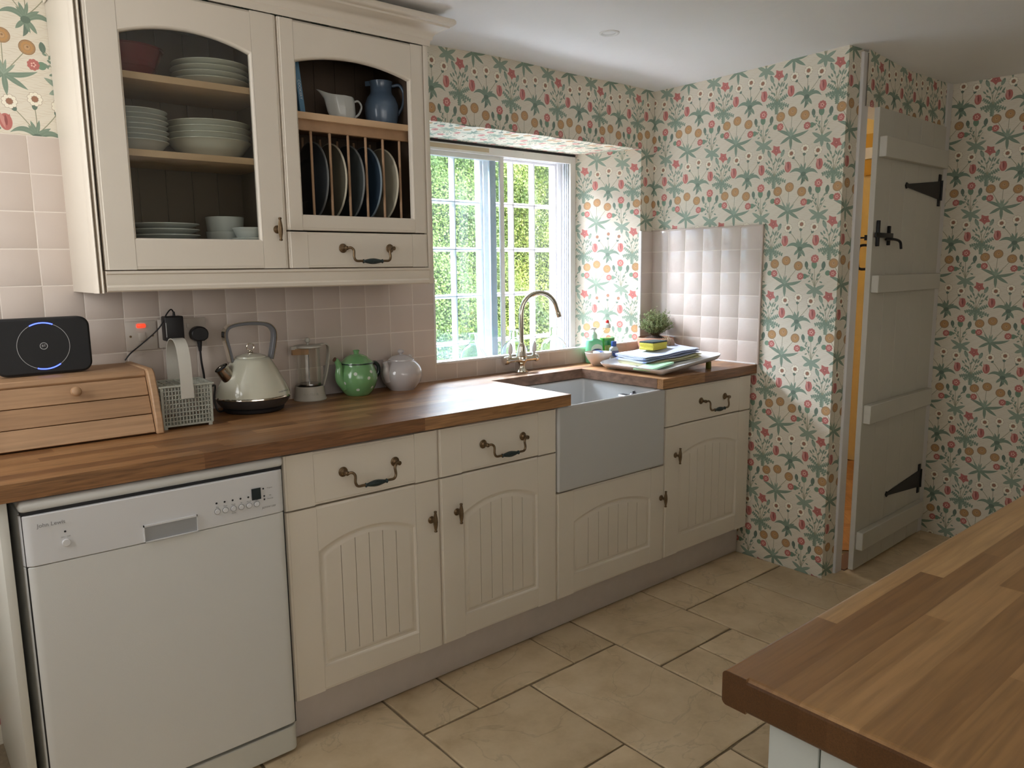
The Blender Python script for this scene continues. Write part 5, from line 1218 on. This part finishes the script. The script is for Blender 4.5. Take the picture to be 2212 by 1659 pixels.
def leafmat(name, c1, c2, rough=.55, tr=.25):
    m, t, bq = nmat(name); N = t.nodes.new; L = t.links.new; tc = N('ShaderNodeTexCoord'); n = N('ShaderNodeTexNoise'); n.inputs['Scale'].default_value = 40 if tr else 3; n.inputs['Detail'].default_value = 4; L(tc.outputs['Object'], n.inputs[0])
    r = ramp(t, [(.35, c1), (.65, c2)]); L(n.outputs[0], r.inputs[0]); L(r.outputs[0], bq.inputs['Base Color']); bq.inputs['Roughness'].default_value = rough
    td = N('ShaderNodeBsdfTranslucent'); L(r.outputs[0], td.inputs[0]); mx = N('ShaderNodeMixShader'); mx.inputs[0].default_value = .3
    L(bq.outputs[0], mx.inputs[1]); L(td.outputs[0], mx.inputs[2]); L(mx.outputs[0], t.nodes['Material Output'].inputs[0]); return m
stuff(lv.obj('foliage', leafmat('thyme_leaf', (.16, .21, .085), (.30, .37, .17)), pt, smooth=0, recalc=False))
# --- glass bottles on the sill
aqua = P('aqua_glass', (.92, .985, .99), .02, trans=1, ior=1.30)
def demijohn(label, x, y, r):
    t = thing('glass_bottle', label, 'bottle', (x, y, .8965), group='squat aqua glass bottles on the window sill'); s = r/.063
    pr = [(0, .004), (.030*s, .0035), (.046*s, .001), (.058*s, .008), (.063*s, .026), (.0625*s, .040), (.057*s, .058), (.045*s, .073), (.030*s, .082), (.020, .088), (.0172, .094), (.0168, .112), (.0175, .119), (.0215, .121), (.0215, .127), (.0185, .1285)]
    inn = [(.0165, .1285), (.0150, .119), (.0145, .096), (.0175, .090), (.028*s, .0795), (.043*s, .0708), (.055*s, .056), (.0603*s, .040), (.0608*s, .027), (.056*s, .010), (.045*s, .0035), (0, .0062)]
    MB().lathe([(r_, z_*1.18) for r_, z_ in pr+inn], 44).obj('body', aqua, t, smooth=60); return t
demijohn('squat aqua glass bottle on the sill, leftmost, left of the tap', .247, .205, .063)
demijohn('squat aqua glass bottle on the sill, partly hidden behind the tap', .485, .205, .062)
demijohn('squat aqua glass bottle on the sill, rightmost, right of the tap', .737, .205, .064)
# ================================================================ CROCKERY IN THE WALL CABINETS
def plate_prof(r, h=.016, foot=None, t=.0028):
    f_ = foot or r*.58
    return [(0, .003), (f_-.003, .003), (f_-.002, 0), (f_+.001, 0), (f_+.003, .003), (r*.72, .006), (r*.9, h*.72), (r, h), (r-.001, h+.0022), (r*.9, h*.72+t), (r*.70, .006+t), (0, .003+t)]
def bowl_prof(r, h, t=.003):
    f_ = r*.5; return [(0, .004), (f_-.004, .004), (f_-.003, 0), (f_+.001, 0), (f_+.004, .005), (r*.74, h*.30), (r*.88, h*.68), (r*.955, h-.004), (r, h-.002), (r, h), (r-.003, h+.001), (r*.90-t, h*.72), (r*.78, h*.32+t), (f_, .008+t), (0, .007+t)]
def stack(n, name, cat, loc, prof, step, mat, lab, group, tilt_=.004):
    me = MB().lathe(prof, 48).mesh(name, mat, smooth=50)
    for k in range(n):
        o = link(name, me, None, (loc[0]+random.uniform(-.0012, .0012), loc[1]+random.uniform(-.0012, .0012), loc[2]+.0006+step*k), rot=(random.uniform(-tilt_, tilt_)*.3, random.uniform(-tilt_, tilt_)*.3, 0))
        tag(o, lab % spot(k, n), cat, group)
S1, S2, S3 = 1.850, 1.655, 1.357
stack(1, 'serving_bowl', 'bowl', (-1.190, -.165, S1), bowl_prof(.092, .078), .02, P('red_glaze', (.24, .02, .02), .25, coat=.4), 'dark red bowl on the top shelf behind the cabinet glass', None) if False else None
o = MB().lathe(bowl_prof(.094, .080), 48).obj('serving_bowl', P('red_glaze', (.16, .012, .018), .25, coat=.4), None, (-1.190, -.165, S1+.0006)); tag(o, 'dark red bowl on the top shelf behind the cabinet glass', 'bowl')
stack(4, 'dinner_plate', 'plate', (-.963, -.152, S1), plate_prof(.108, .022), .0155, porcelain_w, 'cream plate stacked on the top cabinet shelf, %s', 'cream plates on the top shelf')
stack(7, 'side_bowl', 'bowl', (-1.180, -.155, S2), bowl_prof(.084, .034), .0135, porcelain, 'white bowl in the left stack on the middle shelf, %s', 'white bowls in the left stack on the middle shelf')
stack(4, 'soup_bowl', 'bowl', (-.975, -.145, S2), bowl_prof(.118, .052), .0165, porcelain_w, 'wide cream bowl, right stack on the middle shelf, %s', 'wide cream bowls on the middle shelf')
stack(7, 'side_plate', 'plate', (-1.125, -.165, S3), plate_prof(.092, .016), .0155, porcelain, 'white plate on the glazed cabinet floor, %s in its stack', 'white plates on the cabinet floor')
ram = [(0, .004), (.040, .004), (.042, 0), (.046, .001), (.052, .010), (.056, .050), (.054, .051), (.049, .012), (0, .009)]
stack(3, 'ramekin', 'bowl', (-.940, -.125, S3), ram, .0435, porcelain, 'white straight-sided pot at the back of the cabinet floor, %s', 'white pots at the back of the cabinet floor')
stack(3, 'small_bowl', 'bowl', (-.905, -.228, S3), bowl_prof(.050, .042), .0300, porcelain, 'small white bowl at the cabinet floor front, %s in its stack', 'small white bowls on the cabinet floor')
# plates standing in the rack
R_ = .125
cols = [('charcoal dinner plate standing leftmost in the plate rack', (.035, .04, .045), (.18, .19, .19)), ('dark plate with cream rim, second from the left in the rack', (.10, .09, .065), (.62, .58, .46)),
        ('charcoal plate standing third from the left in the rack', (.045, .052, .052), (.22, .23, .23)), ('dark blue plate standing fourth from the left in the rack', (.02, .035, .055), (.24, .30, .34)), ('stone-coloured plate with cream rim, rightmost in the rack', (.27, .25, .19), (.66, .61, .48))]
for i, (lab, c1, c2) in enumerate(cols):
    pr = [(0, .003), (R_*.5, .003), (R_*.52, 0), (R_*.55, .0), (R_*.58, .003), (R_*.80, .006), (R_*.97, .015)]
    rim = [(R_*.97, .015), (R_, .0165), (R_, .0195), (R_*.97, .0185)]
    inn = [(R_*.97, .0185), (R_*.80, .0095), (0, .0068)]
    r = thing('rack_plate', lab, 'plate', (-.683+.0628*i, -.152, 1.6145), group='plates standing in the rack')
    body = P('rack_plate_glaze', c1, .3, coat=.3); rimm = P('rack_plate_rim', c2, .35)
    a = MB(); a.lathe(pr, 64, axis='x'); a.lathe(inn, 64, axis='x'); a.obj('dish', body, r, rot=(0, .03, 0)); a = MB(); a.lathe(rim, 64, axis='x'); a.obj('rim', rimm, r, rot=(0, .03, 0))
# jugs and the book above the rack
J = 1.803
gj = thing('gravy_jug', 'white fluted gravy jug on the shelf above the plate rack', 'jug', (-.548, -.165, J+.0005), rz=.0)
b = MB(); ls = []
for z, a_, c_, off, tip in [(.000, .030, .024, 0, 0), (.002, .034, .027, 0, 0), (.010, .040, .031, 0, 0), (.035, .046, .035, -.002, .006), (.060, .048, .035, -.005, .012), (.076, .049, .036, -.007, .026), (.083, .048, .035, -.009, .036)]:
    l = []
    for i in range(40):
        t = 2*PI*i/40; x = a_*math.cos(t); y = c_*math.sin(t)*(1-.03*math.cos(t*10)); k2 = max(0, -math.cos(t))**6; l.append((x+off-tip*k2*.9, y*(1-.45*k2), z+(.014*k2 if z > .05 else 0)))
    ls.append(l)
ls2 = [[(x*.94, y*.92, z+.0003) for x, y, z in l] for l in ls[::-1]]; ls2[-1] = [(x, y, .006) for x, y, z in ls2[-1]]
al = ls+ls2; n = 40; v = [q2 for l in al for q2 in l]; f = [(k*n+i, k*n+(i+1) % n, (k+1)*n+(i+1) % n, (k+1)*n+i) for k in range(len(al)-1) for i in range(n)]+[tuple(range(n)), tuple((len(al)-1)*n+n-1-i for i in range(n))]
b.add(v, f); b.obj('body', porcelain, gj, smooth=50)
b = MB(); b.tube(bez([(.036, 0, .070), (.058, 0, .078), (.070, 0, .062), (.060, 0, .038), (.040, 0, .022)], 6), .0035, 10); b.obj('handle', porcelain, gj)
bj = thing('water_jug', 'blue-grey stoneware jug at the right of the shelf above the rack', 'jug', (-.398, -.160, J+.0005), rz=-.55)
blu = P('jug_blue', (.10, .15, .22), .25, coat=.4, noise=.1, nscale=20)
b = MB(); b.lathe([(0, 0), (.044, 0), (.047, .003), (.052, .020), (.0575, .050), (.0575, .075), (.050, .098), (.040, .110), (.036, .120), (.036, .140), (.040, .152), (.038, .153), (.033, .140), (.033, .118), (.045, .100), (.053, .070), (.048, .010), (0, .006)], 40); b.prism([(-.030, -.012), (-.052, 0), (-.030, .012)], .138, .1535, 'z'); b.obj('body', blu, bj)
b = MB(); b.tube(bez([(.036, 0, .140), (.062, 0, .142), (.076, 0, .115), (.070, 0, .075), (.052, 0, .045)], 6), .0052, 12); b.obj('handle', blu, bj)
bk = thing('cookbook', 'slim pale blue book leaning at the left of the shelf above the rack', 'book', (-.722, -.150, J+.0005)); bk.rotation_euler = (0, -.10, 0)
b = MB(); b.box(-.010, -.0085, -.095, .09, 0, .165); b.box(.0045, .006, -.095, .09, 0, .165); b.box(-.010, .006, -.0965, -.095, 0, .165); b.obj('cover', P('book_blue', (.10, .22, .34), .4), bk)
b = MB(); b.box(-.0084, .0044, -.0945, .086, .002, .163); b.obj('pages', P('book_pages', (.60, .57, .50), .8), bk)
text('lettering', 'COOKERY', .012, P('print_white', (.6, .65, .68), .5), bk, (-.002, -.0968, .07), (PI/2, PI/2, 0))
# --- ceiling downlight (switched off)
dl = thing('ceiling_downlight', 'small recessed white downlight in the ceiling', 'light', (.343, -.512, 2.166))
b = MB(); b.lathe([(.022, .004), (.024, -.004), (.030, -.007), (.036, -.006), (.037, -.001), (.037, .003)], 40); b.obj('bezel', P('bezel_white', (.68, .68, .66), .4), dl)
b = MB(); b.lathe([(0, .0015), (.0225, .0015), (.0235, -.003)], 32); b.obj('lamp', P('lamp_grey', (.25, .24, .22), .3), dl)
# ================================================================ OUTSIDE THE WINDOW
b = MB(); b.box(-6, 8, .56, 9, -1.40, -1.25); struct(b.obj('ground', P('gravel_path', (.42, .38, .31), .9, noise=.2, nscale=30)))
b = MB(); b.box(-6, 1.9, .532, .56, -1.3, .85); b.box(-6, -.03, .532, .56, .85, 2.35); b.box(1.10, 1.9, .532, .56, .85, 2.35); b.box(-.03, 1.10, .532, .56, 1.90, 2.35); b.box(-.2, 1.23, .012, .532, 1.902, 2.35); b.box(-.2, -.11, .012, .532, .5, 1.902); b.box(1.135, 1.235, .012, .532, .5, 1.902); b.box(-.2, 1.235, .012, .30, .5, .88); struct(b.obj('wall_outside', P('outer_render', (.6, .58, .52), .9)))
def hedge():
    r = np.random.default_rng(3); n = 210000
    x = r.uniform(.2, 4.0, n); z = r.uniform(.2, 2.50, n)
    surf = 2.25+.10*np.sin(x*2.3+z*1.7)+.07*np.sin(x*5.1-z*3.3)+.05*np.sin(x*9+z*8)
    y = surf+r.exponential(.05, n)
    c = np.stack([x, y, z], 1)
    # leaf frame: facing roughly outwards and up
    nrm = np.stack([r.normal(0, .55, n), -1+r.normal(0, .4, n), .45+r.normal(0, .5, n)], 1); nrm /= np.linalg.norm(nrm, axis=1)[:, None]
    t = np.stack([r.normal(0, 1, n), r.normal(0, 1, n), r.normal(-.6, 1, n)], 1); t -= nrm*(t*nrm).sum(1)[:, None]; t /= np.linalg.norm(t, axis=1)[:, None]
    s = np.cross(nrm, t); L_ = r.uniform(.012, .025, n)[:, None]; W3 = L_*.62
    P_ = np.stack([c, c+t*L_*.45+s*W3*.55+nrm*.003, c+t*L_, c+t*L_*.45-s*W3*.55+nrm*.003], 1).reshape(-1, 3)
    me = bpy.data.meshes.new('hedge'); me.vertices.add(4*n); me.vertices.foreach_set('co', P_.ravel()); me.loops.add(4*n); me.loops.foreach_set('vertex_index', np.arange(4*n))
    me.polygons.add(n); me.polygons.foreach_set('loop_start', np.arange(n)*4); me.polygons.foreach_set('loop_total', np.full(n, 4)); me.update(calc_edges=True); me.validate()
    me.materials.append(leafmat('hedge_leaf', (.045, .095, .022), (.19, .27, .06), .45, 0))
    root = thing('hedge', 'sunlit green hedge filling the view outside the kitchen window', 'hedge', (0, 0, 0))
    stuff(link('leaves', me, root))
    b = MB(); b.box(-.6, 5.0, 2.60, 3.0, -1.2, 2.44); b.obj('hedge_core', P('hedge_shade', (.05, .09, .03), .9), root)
hedge()
